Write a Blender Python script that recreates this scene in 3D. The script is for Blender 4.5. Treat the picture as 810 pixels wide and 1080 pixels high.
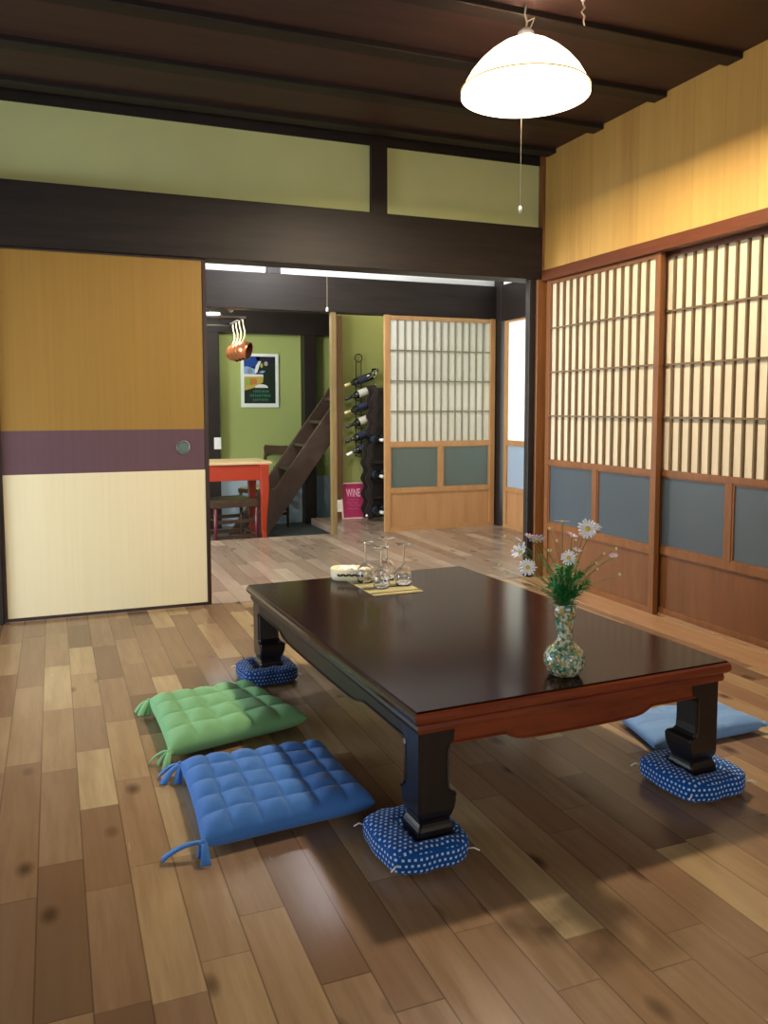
import bpy, bmesh, math, random
from mathutils import Vector, Matrix, Euler
from math import pi, sin, cos
random.seed(7)
for o in list(bpy.data.objects): bpy.data.objects.remove(o, do_unlink=True)
S = bpy.context.scene
C = S.collection

# ------------------------------------------------------------------ camera
cam = bpy.data.cameras.new('camera'); co = bpy.data.objects.new('camera', cam); C.objects.link(co)
yaw, pitch, roll = .379192, .080046, -.001806
f = Vector((sin(yaw)*cos(pitch), cos(yaw)*cos(pitch), -sin(pitch)))
r = Vector((cos(yaw), -sin(yaw), 0)); u = r.cross(f)
r2 = r*cos(roll)+u*sin(roll); u2 = -r*sin(roll)+u*cos(roll)
M4 = Matrix((r2, u2, -f)).transposed().to_4x4(); M4.translation = Vector((0, 0, 1.02))
co.matrix_world = M4
cam.sensor_fit = 'VERTICAL'; cam.sensor_height = 24; cam.sensor_width = 18
cam.lens = 873.955/1080*24; cam.shift_y = -(540-500.16)/1080
cam.clip_start = .02
S.camera = co

# ------------------------------------------------------------------ light and exposure
S.view_settings.view_transform = 'Standard'; S.view_settings.look = 'None'
S.view_settings.gamma = 1; S.view_settings.use_curve_mapping = False
S.view_settings.exposure = 0.0
W = bpy.data.worlds.new('world'); S.world = W; W.use_nodes = True
W.node_tree.nodes['Background'].inputs[0].default_value = (.62, .75, .95, 1)
W.node_tree.nodes['Background'].inputs[1].default_value = .6

def area(name, loc, rot, sx, sy, power, col):
    l = bpy.data.lights.new(name, 'AREA'); l.shape = 'RECTANGLE'; l.size = sx; l.size_y = sy
    l.energy = power; l.color = col
    o = bpy.data.objects.new(name, l); C.objects.link(o); o.location = loc; o.rotation_euler = rot
    return o
def point(name, loc, power, col, rad=.05):
    l = bpy.data.lights.new(name, 'POINT'); l.energy = power; l.color = col; l.shadow_soft_size = rad
    o = bpy.data.objects.new(name, l); C.objects.link(o); o.location = loc
    return o
DAY = (.78, .9, 1.0); WARM = (1, .83, .60)
area('daylight_left', (-1.46, 3.15, .55), (0, -pi/2, 0), .85, 1.6, 38, DAY)          # window in the left wall
area('fill_behind', (.6, -1.75, 1.35), (pi/2, 0, 0), 2.6, 1.3, 36, (1.0, .95, .88))    # added fill at an assumed, unseen window behind the viewer
area('daylight_far_left', (-1.1, 5.3, 1.25), (0, -pi/2, 0), 1.3, 1.5, 150, (.9, .95, 1))      # window of the far room
area('daylight_garden', (3.98, 5.65, 1.0), (0, pi/2, 0), 1.7, 1.3, 45, (.9, 1, .93))   # garden light behind the narrow paper door
point('pendant_light_bulb', (1.655, 2.74, 2.212), 335, WARM, .045)
point('far_room_light', (1.709, 5.3, 2.40), 88, (.97, .97, 1), .10)
point('kitchen_light', (1.25, 7.0, 1.95), 50, (1, .93, .8), .07)
point('alcove_fill', (3.1, 6.75, 2.15), 13, (1, .9, .7), .08)  # added fill to brighten the alcove, no fitting belongs to it

# ------------------------------------------------------------------ helpers
def lin(c):
    if isinstance(c, str): c = tuple(int(c[i:i+2], 16)/255 for i in (0, 2, 4))
    return tuple((v/12.92 if v <= .04045 else ((v+.055)/1.055)**2.4) for v in c)+(1,)

class N:
    def __init__(s, name):
        s.m = bpy.data.materials.new(name); s.m.use_nodes = True; s.t = s.m.node_tree
        s.b = s.t.nodes['Principled BSDF']
    def n(s, typ, **k):
        x = s.t.nodes.new(typ)
        for a, b in k.items(): setattr(x, a, b)
        return x
    def l(s, a, b): s.t.links.new(a, b)
    def math(s, op, a, b=None, c=None):
        x = s.n('ShaderNodeMath', operation=op)
        for i, v in enumerate((a, b, c)):
            if v is None: continue
            if isinstance(v, (int, float)): x.inputs[i].default_value = v
            else: s.l(v, x.inputs[i])
        return x.outputs[0]
    def ramp(s, fac, stops, interp='LINEAR'):
        x = s.n('ShaderNodeValToRGB'); e = x.color_ramp; e.interpolation = interp
        while len(e.elements) < len(stops): e.elements.new(.5)
        for k, (p, c) in zip(e.elements, stops): k.position = p; k.color = lin(c)
        s.l(fac, x.inputs[0]); return x.outputs[0]
    def mix(s, fac, a, b, mode='MIX'):
        x = s.n('ShaderNodeMix', data_type='RGBA', blend_type=mode)
        for sk, v in ((x.inputs[0], fac), (x.inputs[6], a), (x.inputs[7], b)):
            if isinstance(v, (int, float)): sk.default_value = v
            elif isinstance(v, (tuple, str)): sk.default_value = lin(v)
            else: s.l(v, sk)
        return x.outputs[2]
    def coords(s, scale=(1, 1, 1), kind='Object'):
        t = s.n('ShaderNodeTexCoord'); mp = s.n('ShaderNodeMapping'); mp.inputs['Scale'].default_value = scale
        s.l(t.outputs[kind], mp.inputs[0]); return mp.outputs[0]
    def noise(s, vec, scale, detail=4, rough=.6):
        x = s.n('ShaderNodeTexNoise'); x.inputs['Scale'].default_value = scale
        x.inputs['Detail'].default_value = detail; x.inputs['Roughness'].default_value = rough
        s.l(vec, x.inputs['Vector']); return x.outputs[0]
    def bump(s, h, strength=.2, dist=.01):
        x = s.n('ShaderNodeBump'); x.inputs['Strength'].default_value = strength; x.inputs['Distance'].default_value = dist
        s.l(h, x.inputs['Height']); s.l(x.outputs[0], s.b.inputs['Normal'])
    def set(s, **k):
        names = dict(rough='Roughness', metal='Metallic', spec='Specular IOR Level', trans='Transmission Weight', ior='IOR',
                     coat='Coat Weight', coatr='Coat Roughness', emis='Emission Strength', alpha='Alpha', sheen='Sheen Weight', sub='Subsurface Weight')
        for a, v in k.items(): s.b.inputs[names[a]].default_value = v
        return s
    def col(s, c):
        if isinstance(c, (str, tuple)): s.b.inputs['Base Color'].default_value = lin(c)
        else: s.l(c, s.b.inputs['Base Color'])
        return s

def plain(name, c, rough=.6, var=.08, scale=30, bump=.1, **k):
    m = N(name); v = m.coords()
    n = m.noise(v, scale)
    base = lin(c)
    a = m.mix(n, tuple(max(0, x*(1-var)) for x in to_s(c)), tuple(min(1, x*(1+var)) for x in to_s(c)))
    m.col(a); m.set(rough=rough, **k)
    if bump: m.bump(n, bump, .004)
    return m.m
def to_s(c):
    return tuple(int(c[i:i+2], 16)/255 for i in (0, 2, 4)) if isinstance(c, str) else c
def wood(name, c1, c2, scale=(14, 14, 1.2), rough=.5, bump=.15, coat=0, coatr=.1, spec=.5, boards=None):
    m = N(name); v = m.coords(scale)
    n1 = m.noise(v, 1.6, 6, .65); n2 = m.noise(v, 7, 3, .6)
    mixv = m.math('ADD', m.math('MULTIPLY', n1, .7), m.math('MULTIPLY', n2, .3))
    col = m.ramp(mixv, [(.3, c1), (.68, c2)])
    if boards:                      # tone changes from board to board
        axis, wid, dark, light = boards
        t = m.n('ShaderNodeTexCoord'); sx = m.n('ShaderNodeSeparateXYZ'); m.l(t.outputs['Object'], sx.inputs[0])
        q = m.math('DIVIDE', sx.outputs[axis], wid)
        wn = m.n('ShaderNodeTexWhiteNoise', noise_dimensions='1D'); m.l(m.math('FLOOR', q), wn.inputs['W'])
        col = m.mix(m.math('MULTIPLY', wn.outputs[0], .5), col, light if light else col)
        fr = m.math('FRACT', q); gap = m.math('LESS_THAN', fr, .02)
        col = m.mix(m.math('MULTIPLY', gap, .5), col, dark)
    m.col(col); m.set(rough=rough, coat=coat, coatr=coatr, spec=spec)
    m.bump(mixv, bump, .003)
    return m.m
def glass(name, c=(1, 1, 1), rough=0.0, ior=1.45):
    m = N(name); m.col(c).set(rough=rough, trans=1, ior=ior, spec=.5); return m.m
def emit(name, c, s):
    m = N(name); m.col(c); m.b.inputs['Emission Color'].default_value = lin(c); m.set(emis=s, rough=.4); return m.m

class G:
    """collects shapes, links them as one mesh object"""
    def __init__(s): s.b = bmesh.new(); s.mi = 0
    def _f(s, vs):
        try: fc = s.b.faces.new(vs); fc.material_index = s.mi; return fc
        except ValueError: return None
    def box(s, x0, x1, y0, y1, z0, z1, bev=0):
        p = [s.b.verts.new((x, y, z)) for z in (z0, z1) for y in (y0, y1) for x in (x0, x1)]
        fs = [s._f([p[i] for i in q]) for q in ((0, 2, 3, 1), (4, 5, 7, 6), (0, 1, 5, 4), (2, 6, 7, 3), (0, 4, 6, 2), (1, 3, 7, 5))]
        if bev:
            es = list({e for fc in fs for e in fc.edges})
            rr = bmesh.ops.bevel(s.b, geom=es, offset=bev, segments=2, profile=.5, affect='EDGES')
            for fc in rr['faces']: fc.material_index = s.mi
        return s
    def prism(s, pts, a, b, axis='y'):
        """2-D outline extruded from a to b: axis y -> pts are (x,z); x -> (y,z); z -> (x,y)"""
        mk = dict(y=lambda p, t: (p[0], t, p[1]), x=lambda p, t: (t, p[0], p[1]), z=lambda p, t: (p[0], p[1], t))[axis]
        A = [s.b.verts.new(mk(p, a)) for p in pts]; B = [s.b.verts.new(mk(p, b)) for p in pts]
        s._f(A); s._f(B[::-1]); n = len(pts)
        for i in range(n): s._f([A[i], B[i], B[(i+1) % n], A[(i+1) % n]])
        return s
    def loft(s, rings, cap=True, close=True):
        V = [[s.b.verts.new(p) for p in ring] for ring in rings]; n = len(V[0])
        for i in range(len(V)-1):
            for j in range(n if close else n-1): s._f([V[i][j], V[i][(j+1) % n], V[i+1][(j+1) % n], V[i+1][j]])
        if cap: s._f(V[0][::-1]); s._f(V[-1])
        return s
    def tube(s, pts, r, seg=8, cap=True, flat=1.0):
        pts = [Vector(p) for p in pts]; n = len(pts); rs = r if isinstance(r, (list, tuple)) else [r]*n
        up = None; rings = []
        for i, p in enumerate(pts):
            t = (pts[min(i+1, n-1)]-pts[max(i-1, 0)]).normalized()
            if up is None: up = t.orthogonal().normalized() if abs(t.z) > .9 else Vector((0, 0, 1))
            a = (up-t*up.dot(t))
            a = a.normalized() if a.length > 1e-5 else t.orthogonal().normalized()
            b = t.cross(a); up = a
            rings.append([p+(a*cos(2*pi*k/seg)*flat+b*sin(2*pi*k/seg))*rs[i] for k in range(seg)])
        return s.loft(rings, cap)
    def lathe(s, prof, c=(0, 0, 0), seg=32, mat=None, close=False):
        mat = mat or Matrix.Identity(4); c = Vector(c); V = []
        for (rr, z) in prof:
            if rr < 1e-6: V.append([s.b.verts.new(c+mat @ Vector((0, 0, z)))])
            else: V.append([s.b.verts.new(c+mat @ Vector((rr*cos(2*pi*k/seg), rr*sin(2*pi*k/seg), z))) for k in range(seg)])
        L = len(V)
        for i in range(L if close else L-1):
            A, B = V[i], V[(i+1) % L]
            for k in range(seg):
                a0, a1 = A[k % len(A)], A[(k+1) % len(A)]; b0, b1 = B[k % len(B)], B[(k+1) % len(B)]
                vs = []
                for v in (a0, a1, b1, b0):
                    if v not in vs: vs.append(v)
                if len(vs) > 2: s._f(vs)
        return s
    def ball(s, c, rx, ry=None, rz=None, seg=14, mat=None):
        ry = ry or rx; rz = rz or rx; mat = mat or Matrix.Identity(4); c = Vector(c); n = seg//2
        V = []
        for i in range(n+1):
            ph = pi*i/n
            if i in (0, n): V.append([s.b.verts.new(c+mat @ Vector((0, 0, -rz*cos(ph))))])
            else: V.append([s.b.verts.new(c+mat @ Vector((rx*sin(ph)*cos(2*pi*k/seg), ry*sin(ph)*sin(2*pi*k/seg), -rz*cos(ph)))) for k in range(seg)])
        for i in range(n):
            A, B = V[i], V[i+1]
            for k in range(seg):
                vs = []
                for v in (A[k % len(A)], A[(k+1) % len(A)], B[(k+1) % len(B)], B[k % len(B)]):
                    if v not in vs: vs.append(v)
                s._f(vs)
        return s
    def build(s, name, mat, parent=None, smooth=False, bevel=0, loc=None, rot=None, fix=True):
        if fix: bmesh.ops.recalc_face_normals(s.b, faces=s.b.faces)
        me = bpy.data.meshes.new(name); s.b.to_mesh(me); s.b.free()
        for m in (mat if isinstance(mat, (list, tuple)) else [mat]): me.materials.append(m)
        if smooth:
            for p in me.polygons: p.use_smooth = True
        o = bpy.data.objects.new(name, me); C.objects.link(o)
        if parent: o.parent = parent
        if loc: o.location = loc
        if rot: o.rotation_euler = rot
        if bevel:
            md = o.modifiers.new('bevel', 'BEVEL'); md.width = bevel; md.segments = 2; md.limit_method = 'ANGLE'; md.angle_limit = .6
        return o

def tag(o, label=None, cat=None, group=None, kind=None):
    for k, v in (('label', label), ('category', cat), ('group', group), ('kind', kind)):
        if v: o[k] = v
    return o
def thing(name, label, cat, loc=(0, 0, 0), rz=0, group=None, kind=None):
    o = bpy.data.objects.new(name, None); C.objects.link(o); o.empty_display_size = .05
    o.location = loc; o.rotation_euler = (0, 0, rz)
    return tag(o, label, cat, group, kind)
def struct(o, label, cat):
    return tag(o, label, cat, kind='structure')
def copy_tree(o, parent=None):
    c = o.copy(); C.objects.link(c); c.parent = parent
    for ch in list(o.children): copy_tree(ch, c)
    return c

# ------------------------------------------------------------------ materials
M = {}
def floor_mat(nm, stops, dk, dk2, gr=.30, wd=.0945):
    m = N(nm); t = m.n('ShaderNodeTexCoord'); sx = m.n('ShaderNodeSeparateXYZ'); m.l(t.outputs['Object'], sx.inputs[0])
    x, y = sx.outputs[0], sx.outputs[1]
    u = m.math('DIVIDE', m.math('ADD', x, .062), wd); ci = m.math('FLOOR', u); fu = m.math('FRACT', u)
    w1 = m.n('ShaderNodeTexWhiteNoise', noise_dimensions='1D'); m.l(ci, w1.inputs['W'])
    w2 = m.n('ShaderNodeTexWhiteNoise', noise_dimensions='1D'); m.l(m.math('ADD', ci, 37.3), w2.inputs['W'])
    ln = m.math('ADD', m.math('MULTIPLY', w2.outputs[0], .35), .38)
    v = m.math('ADD', m.math('DIVIDE', y, ln), m.math('MULTIPLY', w1.outputs[0], 9)); ri = m.math('FLOOR', v); fv = m.math('FRACT', v)
    cv = m.n('ShaderNodeCombineXYZ'); m.l(ci, cv.inputs[0]); m.l(ri, cv.inputs[1])
    w3 = m.n('ShaderNodeTexWhiteNoise', noise_dimensions='3D'); m.l(cv.outputs[0], w3.inputs['Vector'])
    base = m.ramp(w3.outputs[0], stops)
    # grain: stretched noise shifted per plank
    off = m.n('ShaderNodeVectorMath', operation='MULTIPLY'); m.l(w3.outputs[1], off.inputs[0]); off.inputs[1].default_value = (20, 20, 20)
    add = m.n('ShaderNodeVectorMath', operation='ADD'); m.l(t.outputs['Object'], add.inputs[0]); m.l(off.outputs[0], add.inputs[1])
    mp = m.n('ShaderNodeMapping'); mp.inputs['Scale'].default_value = (26, 2.0, 10); m.l(add.outputs[0], mp.inputs[0])
    g = m.noise(mp.outputs[0], 1.3, 6, .65)
    mp2 = m.n('ShaderNodeMapping'); mp2.inputs['Scale'].default_value = (5, 1.5, 3); m.l(add.outputs[0], mp2.inputs[0])
    g2 = m.noise(mp2.outputs[0], 1.5, 3, .5)
    col = m.mix(m.math('MULTIPLY', m.ramp(g, [(.35, (1, 1, 1)), (.6, (0, 0, 0))]), gr), base, dk)
    col = m.mix(m.math('MULTIPLY', m.ramp(g2, [(.45, (0, 0, 0)), (.62, (1, 1, 1))]), .28), col, dk2)
    # knots
    mp3 = m.n('ShaderNodeMapping'); mp3.inputs['Scale'].default_value = (6.5, 3.6, 1); m.l(add.outputs[0], mp3.inputs[0])
    vo = m.n('ShaderNodeTexVoronoi'); vo.inputs['Scale'].default_value = 1; vo.inputs['Randomness'].default_value = 1; m.l(mp3.outputs[0], vo.inputs['Vector'])
    kn = m.ramp(vo.outputs['Distance'], [(.05, (1, 1, 1)), (.16, (0, 0, 0))])
    col = m.mix(m.math('MULTIPLY', kn, .75), col, '3a2417')
    e1 = m.math('LESS_THAN', fu, .018); e2 = m.math('GREATER_THAN', fu, .982); e3 = m.math('LESS_THAN', fv, .005)
    gap = m.math('MAXIMUM', m.math('MAXIMUM', e1, e2), e3)
    col = m.mix(m.math('MULTIPLY', gap, .45), col, '2e1d13')
    m.col(col); m.set(spec=.42)
    m.l(m.math('ADD', m.math('MULTIPLY', g, .22), .12), m.b.inputs['Roughness'])
    m.bump(m.math('SUBTRACT', m.math('MULTIPLY', g, .25), gap), .25, .002)
    return m.m
M['floor'] = floor_mat('floor_planks', [(0, '6c523c'), (.14, '80644a'), (.36, '957656'), (.55, '91755a'), (.74, 'a38662'), (.9, 'b0946c'), (1, 'bda47a')], '66483300'[:6], '825f44')
M['floor_daylit'] = floor_mat('daylit_floor_planks', [(0, '7a685a'), (.2, '877665'), (.45, '93806e'), (.7, '968573'), (.88, 'a3927e'), (1, 'ad9c88')], '75604e', '8b7562', .22)  # greyer copy of the planks; the far room's daylight is put into the colour
M['dark'] = wood('dark_beam_wood', '17110f', '28201c', (3, 3, 3), .5, .12, spec=.4)
M['darkx'] = wood('dark_lintel_wood', '18120f', '2b231f', (1.2, 14, 14), .5, .1, spec=.3)
M['ceil'] = wood('ceiling_board_wood', '24120f', '3c221b', (1.5, 10, 10), .55, .1, boards=(1, .245, '120a08', '402520'))
M['cedar'] = wood('door_frame_wood', '6c411d', '87562a', (16, 16, 1.5), .45, .1)
M['cedar_y'] = wood('lintel_cedar_wood', '55290f', '6d3a1d', (16, 1.5, 16), .42, .1)
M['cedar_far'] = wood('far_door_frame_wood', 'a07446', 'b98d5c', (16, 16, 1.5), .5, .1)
M['panel'] = wood('door_hip_board_wood', '61391a', '7a4d25', (9, 9, .9), .5, .08)
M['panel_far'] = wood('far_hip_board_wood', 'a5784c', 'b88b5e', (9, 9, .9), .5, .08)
M['lattice'] = wood('lattice_wood', '5f4a2c', '78603c', (20, 20, 3), .55, .05)
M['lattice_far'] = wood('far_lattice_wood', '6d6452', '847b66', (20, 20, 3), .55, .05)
M['sill'] = wood('sill_wood', '96704e', 'b08a64', (14, 1.2, 14), .4, .1)
M['tan'] = wood('tan_wall_boarding', 'b08642', 'cda358', (5, 5, .35), .6, .05, boards=(1, .19, 'a8823c', 'cba458'))
def paper(name, c, tr=.25):
    m = N(name); v = m.coords((1, 1, 1)); n = m.noise(v, 60, 5, .7)
    m.col(m.mix(m.math('MULTIPLY', n, .18), c, 'ffffff')); m.set(rough=.85, spec=.2); m.bump(n, .05, .002)
    if tr:
        tl = m.n('ShaderNodeBsdfTranslucent'); tl.inputs[0].default_value = lin(c); mx = m.n('ShaderNodeMixShader'); mx.inputs[0].default_value = tr
        out = m.t.nodes['Material Output']; m.l(m.b.outputs[0], mx.inputs[1]); m.l(tl.outputs[0], mx.inputs[2]); m.l(mx.outputs[0], out.inputs[0])
    return m.m
M['paper'] = paper('shoji_paper', 'f3e6c8', .3)
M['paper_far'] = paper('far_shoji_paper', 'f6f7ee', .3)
def plaster(name, c, var=.06):
    m = N(name); v = m.coords(); n = m.noise(v, 90, 6, .7); n2 = m.noise(v, 2.2, 2)
    a = m.mix(n2, tuple(x*(1-var) for x in to_s(c)), tuple(min(1, x*(1+var)) for x in to_s(c)))
    m.col(a); m.set(rough=.9, spec=.2); m.bump(n, .25, .002); return m.m
M['green_plaster'] = plaster('grey_green_plaster', 'ccd499')
M['white_plaster'] = plaster('white_plaster', 'f0f2ee')
M['cream_plaster'] = plaster('cream_plaster', 'b9b09a')
M['kitchen_green'] = plaster('lime_green_plaster', '9aa766', .04)
M['alcove_green'] = plaster('olive_green_plaster', '8f9358', .04)
M['wainscot'] = plaster('pale_blue_plaster', '9db0bb', .04)
def fusuma_mat(name, c1, c2):
    m = N(name); v = m.coords((30, 3, .6)); n = m.noise(v, 2, 4, .6)
    m.col(m.mix(n, c1, c2)); m.set(rough=.5, spec=.35); m.bump(n, .05, .002); return m.m
M['fus_top'] = fusuma_mat('ochre_fusuma_paper', '93702f', 'a6823b')
M['fus_band'] = fusuma_mat('plum_fusuma_band', '5c434a', '6b4f58')
M['fus_low'] = fusuma_mat('cream_fusuma_paper', 'ebdeb2', 'f4eac6')
M['frame_dark'] = wood('fusuma_frame_lacquer', '2a1912', '3a241b', (10, 10, 2), .3, .03)
def frosted(name, c):
    m = N(name); v = m.coords(); n = m.noise(v, 140, 3, .7); m.col(c); m.set(rough=.32, spec=.5, trans=.35); m.bump(n, .3, .002); return m.m
M['frost'] = frosted('frosted_glass', '5a666e')
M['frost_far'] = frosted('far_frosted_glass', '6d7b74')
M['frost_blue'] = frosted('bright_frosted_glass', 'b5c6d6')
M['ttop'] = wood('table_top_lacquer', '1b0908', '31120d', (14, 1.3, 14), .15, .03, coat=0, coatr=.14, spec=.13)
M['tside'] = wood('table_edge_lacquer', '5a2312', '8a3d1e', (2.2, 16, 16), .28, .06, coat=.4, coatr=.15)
M['tside_shaded'] = wood('shaded_long_edge_lacquer', '140b09', '22140f', (16, 2.2, 16), .42, .06, coat=0, coatr=.15, spec=.35)  # table lacquer darkened for the unlit long sides; shade is in the colour
M['tleg'] = wood('table_leg_lacquer', '121011', '1e1818', (12, 12, 2), .3, .05, coat=.3, coatr=.2)
def fabric(name, c1, c2, sc=420):
    m = N(name); v = m.coords(); n = m.noise(v, sc, 2, .6); n2 = m.noise(v, 14, 3)
    m.col(m.mix(m.math('ADD', m.math('MULTIPLY', n, .6), m.math('MULTIPLY', n2, .3)), c1, c2)); m.set(rough=.95, spec=.15, sheen=.15)
    m.bump(n, .35, .0015); return m.m
M['green_f'] = fabric('green_cotton', '6fa872', '8fc48c')
M['blue_f'] = fabric('blue_denim_cotton', '2a61ae', '5a8ed2')
M['lblue_f'] = fabric('light_blue_cotton', '5d8ac4', '8fb2de')
def dots(name, base, dot, pitch, fill, rnd=False):
    m = N(name); t = m.n('ShaderNodeTexCoord'); mp = m.n('ShaderNodeMapping'); mp.inputs['Scale'].default_value = (1/pitch, 1/pitch, 1)
    m.l(t.outputs['UV'], mp.inputs[0]); sx = m.n('ShaderNodeSeparateXYZ'); m.l(mp.outputs[0], sx.inputs[0])
    fx = m.math('ABSOLUTE', m.math('SUBTRACT', m.math('FRACT', m.math('ADD', sx.outputs[0], m.math('MULTIPLY', m.math('FLOOR', sx.outputs[1]), .5))), .5)); fy = m.math('ABSOLUTE', m.math('SUBTRACT', m.math('FRACT', sx.outputs[1]), .5))
    if rnd: d = m.math('SQRT', m.math('ADD', m.math('MULTIPLY', fx, fx), m.math('MULTIPLY', fy, fy)))
    else: d = m.math('MAXIMUM', fx, fy)
    k = m.math('LESS_THAN', d, fill)
    m.col(m.mix(k, base, dot)); m.set(rough=.9, spec=.15, sheen=.1); return m.m
M['dot_square'] = dots('indigo_square_dot_cotton', '0f4a96', 'b9d4ee', .0130, .215)
M['dot_small'] = dots('indigo_small_dot_cotton', '1b3f78', '9db6dc', .0125, .2, True)
M['thread'] = plain('white_thread', 'e8e8e4', .8)
M['leaf'] = plain('bright_green_leaf', '2f8f4a', .55, .2, 60)
M['sage'] = plain('sage_green_leaf', '6d8f55', .6, .2, 60)
M['stem'] = plain('green_stem', '5d7a3c', .6)
M['petal_w'] = plain('white_petal', 'f4f4fa', .6, .03, 40, 0)
M['petal_p'] = plain('pale_pink_petal', 'dcc8dc', .6, .03, 40, 0)
M['yellow'] = plain('yellow_flower_centre', 'd8c23a', .8, .15, 300, .4)
M['bud'] = plain('pale_yellow_bud', 'e2dca0', .7)
def mosaic():
    m = N('mosaic_vase_glass'); v = m.coords(); vo = m.n('ShaderNodeTexVoronoi'); vo.inputs['Scale'].default_value = 150; m.l(v, vo.inputs['Vector'])
    sx = m.n('ShaderNodeSeparateColor'); m.l(vo.outputs['Color'], sx.inputs[0])
    c = m.ramp(sx.outputs[0], [(0, '5f9f7f'), (.2, 'e6ecd8'), (.38, '86b69a'), (.52, 'd9b76c'), (.66, 'f2f0e0'), (.8, '4a8068'), (.9, 'b98a44')], 'CONSTANT')
    m.col(c); m.set(rough=.12, spec=.7, trans=.35, coat=.6, coatr=.05); m.bump(vo.outputs['Distance'], .5, .003); return m.m
M['mosaic'] = mosaic()
M['clear'] = glass('clear_glass', (1, 1, 1), 0, 1.45)
M['bamboo'] = wood('bamboo_slats', 'cbbf84', 'e6dcab', (4, 40, 4), .5, .1)
M['ivory'] = plain('ivory_ceramic', 'ede3bf', .3, .05)
M['towel'] = plain('white_towel', 'f5f4ee', .95, .04, 200, .4)
M['black_motif'] = plain('black_motif', '2a2618', .5)
M['brown_yarn'] = plain('brown_yarn', '5a4a26', .9)
M['shade'] = None
def shade_mat():
    m = N('opal_glass_shade'); m.col('fff3dc'); m.b.inputs['Emission Color'].default_value = lin('ffe9cf'); m.set(emis=3, rough=.35, trans=0)
    tl = m.n('ShaderNodeBsdfTranslucent'); tl.inputs[0].default_value = lin('ffe6c4'); mx = m.n('ShaderNodeMixShader'); mx.inputs[0].default_value = .15
    out = m.t.nodes['Material Output']; m.l(m.b.outputs[0], mx.inputs[1]); m.l(tl.outputs[0], mx.inputs[2]); m.l(mx.outputs[0], out.inputs[0]); return m.m
M['shade'] = shade_mat()
M['rim'] = plain('yellow_glass_rim', 'cdbf62', .3)
M['bulb'] = emit('glowing_bulb', 'fff6ea', 60)
M['white_pl'] = plain('white_plastic', 'ececе8'.replace('е', 'e'), .4, .02)
M['cordm'] = plain('beige_cord', 'd9c9b0', .7)
M['orange'] = plain('orange_red_paint', '96301a', .35, .06, 20, .05)
M['pale_top'] = wood('pale_table_top_wood', 'b0976c', 'cdb68a', (2, 10, 10), .4, .05)
M['chairw'] = wood('dark_chair_wood', '33261c', '4b3828', (12, 12, 3), .4, .05)
M['seatw'] = plain('woven_straw_seat', 'a39468', .8, .2, 90, .4)
M['redw'] = wood('dark_red_wood', '4b1820', '64212b', (12, 12, 3), .4, .05)
M['stairw'] = wood('stair_wood', '32261f', '4c3b31', (4, 10, 4), .4, .08)
M['copper'] = plain('copper', 'c07850', .32, .1, 12, .03, metal=.75)
M['copper_in'] = plain('tinned_copper_inside', '5c3a22', .45, .1, 12, .03, metal=.5)
M['brass'] = plain('pale_brass', 'e8dcae', .3, .05, 20, .03, metal=.5)
M['iron'] = plain('black_iron', '1d1b1a', .5, .1, 60, .1, metal=.4)
M['steel'] = plain('brushed_steel', '8c8c8c', .35, .05, 20, .03, metal=.8)
M['bottle'] = plain('dark_green_bottle_glass', '0d160f', .08, .05, 10, 0, spec=.8)
M['label_w'] = plain('cream_bottle_label', 'b9b6a8', .7)
M['label_k'] = plain('navy_bottle_label', '1c2038', .6)
M['foil_g'] = plain('gold_foil', 'b9a870', .4, .05, 10, 0, metal=.3)
M['foil_k'] = plain('black_foil', '15140f', .4)
M['foil_s'] = plain('silver_foil', 'd8d8cc', .3, .05, 10, 0, metal=.3)
M['rackw'] = wood('wine_rack_wood', '171210', '2b211d', (8, 8, 3), .5, .08)
M['pink'] = plain('magenta_card', '9c2450', .5, .08, 12, .03)
M['pink_t'] = plain('pale_pink_ink', 'e7a8bb', .6, .03)
M['pink_d'] = plain('dusty_pink_ink', 'bb5c80', .6, .03)
M['rosew'] = plain('pink_white_frame', 'd9b3ac', .5)
M['framew'] = plain('white_picture_frame', 'dfe8e0', .4, .03)
for n_, c_ in dict(pt_dark='15261d', pt_blue='12408f', pt_navy='171c33', pt_sky='7aa6cf', pt_white='d9dcd8', pt_yellow='b3a04c', pt_green='3f8466', pt_lime='8ba748', pt_pink='b39a9a', pt_grey='7d8694', pt_orange='b47a3c').items():
    M[n_] = plain('poster_ink_'+n_[3:], c_, .35, .03, 20, 0)

# ------------------------------------------------------------------ the setting
YB = 4.27; XR = 2.712; CZ = 2.49
struct(G().box(-1.45, 2.80, -1.9, 4.335, -.06, 0).build('floor', M['floor']), 'worn multi-toned wooden plank floor of the front room', 'floor')
struct(G().box(-1.45, 3.62, 4.335, 6.37, -.06, 0).build('floor_far_room', M['floor_daylit']), 'wooden plank floor of the far room, daylight paleness in its colour', 'floor')
struct(G().box(2.2, 3.62, 6.37, 7.35, -.06, 0).build('floor_alcove', M['floor_daylit']), 'wooden plank floor of the wine alcove', 'floor')
struct(G().box(-.6, 3.9, 6.37, 8.6, -.26, -.20).build('floor_kitchen', plain('grey_concrete', '5d6266', .7, .15, 8)), 'lower grey kitchen floor beyond the step', 'floor')
struct(G().box(-.6, 3.62, 6.35, 6.372, -.20, -.002).build('trim_step', M['dark']), 'dark riser between wooden floor and kitchen', 'step')
struct(G().box(-1.45, 2.85, -1.9, 4.27, CZ, CZ+.05).build('ceiling', M['ceil']), 'dark brown boarded ceiling of the front room', 'ceiling')
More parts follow.
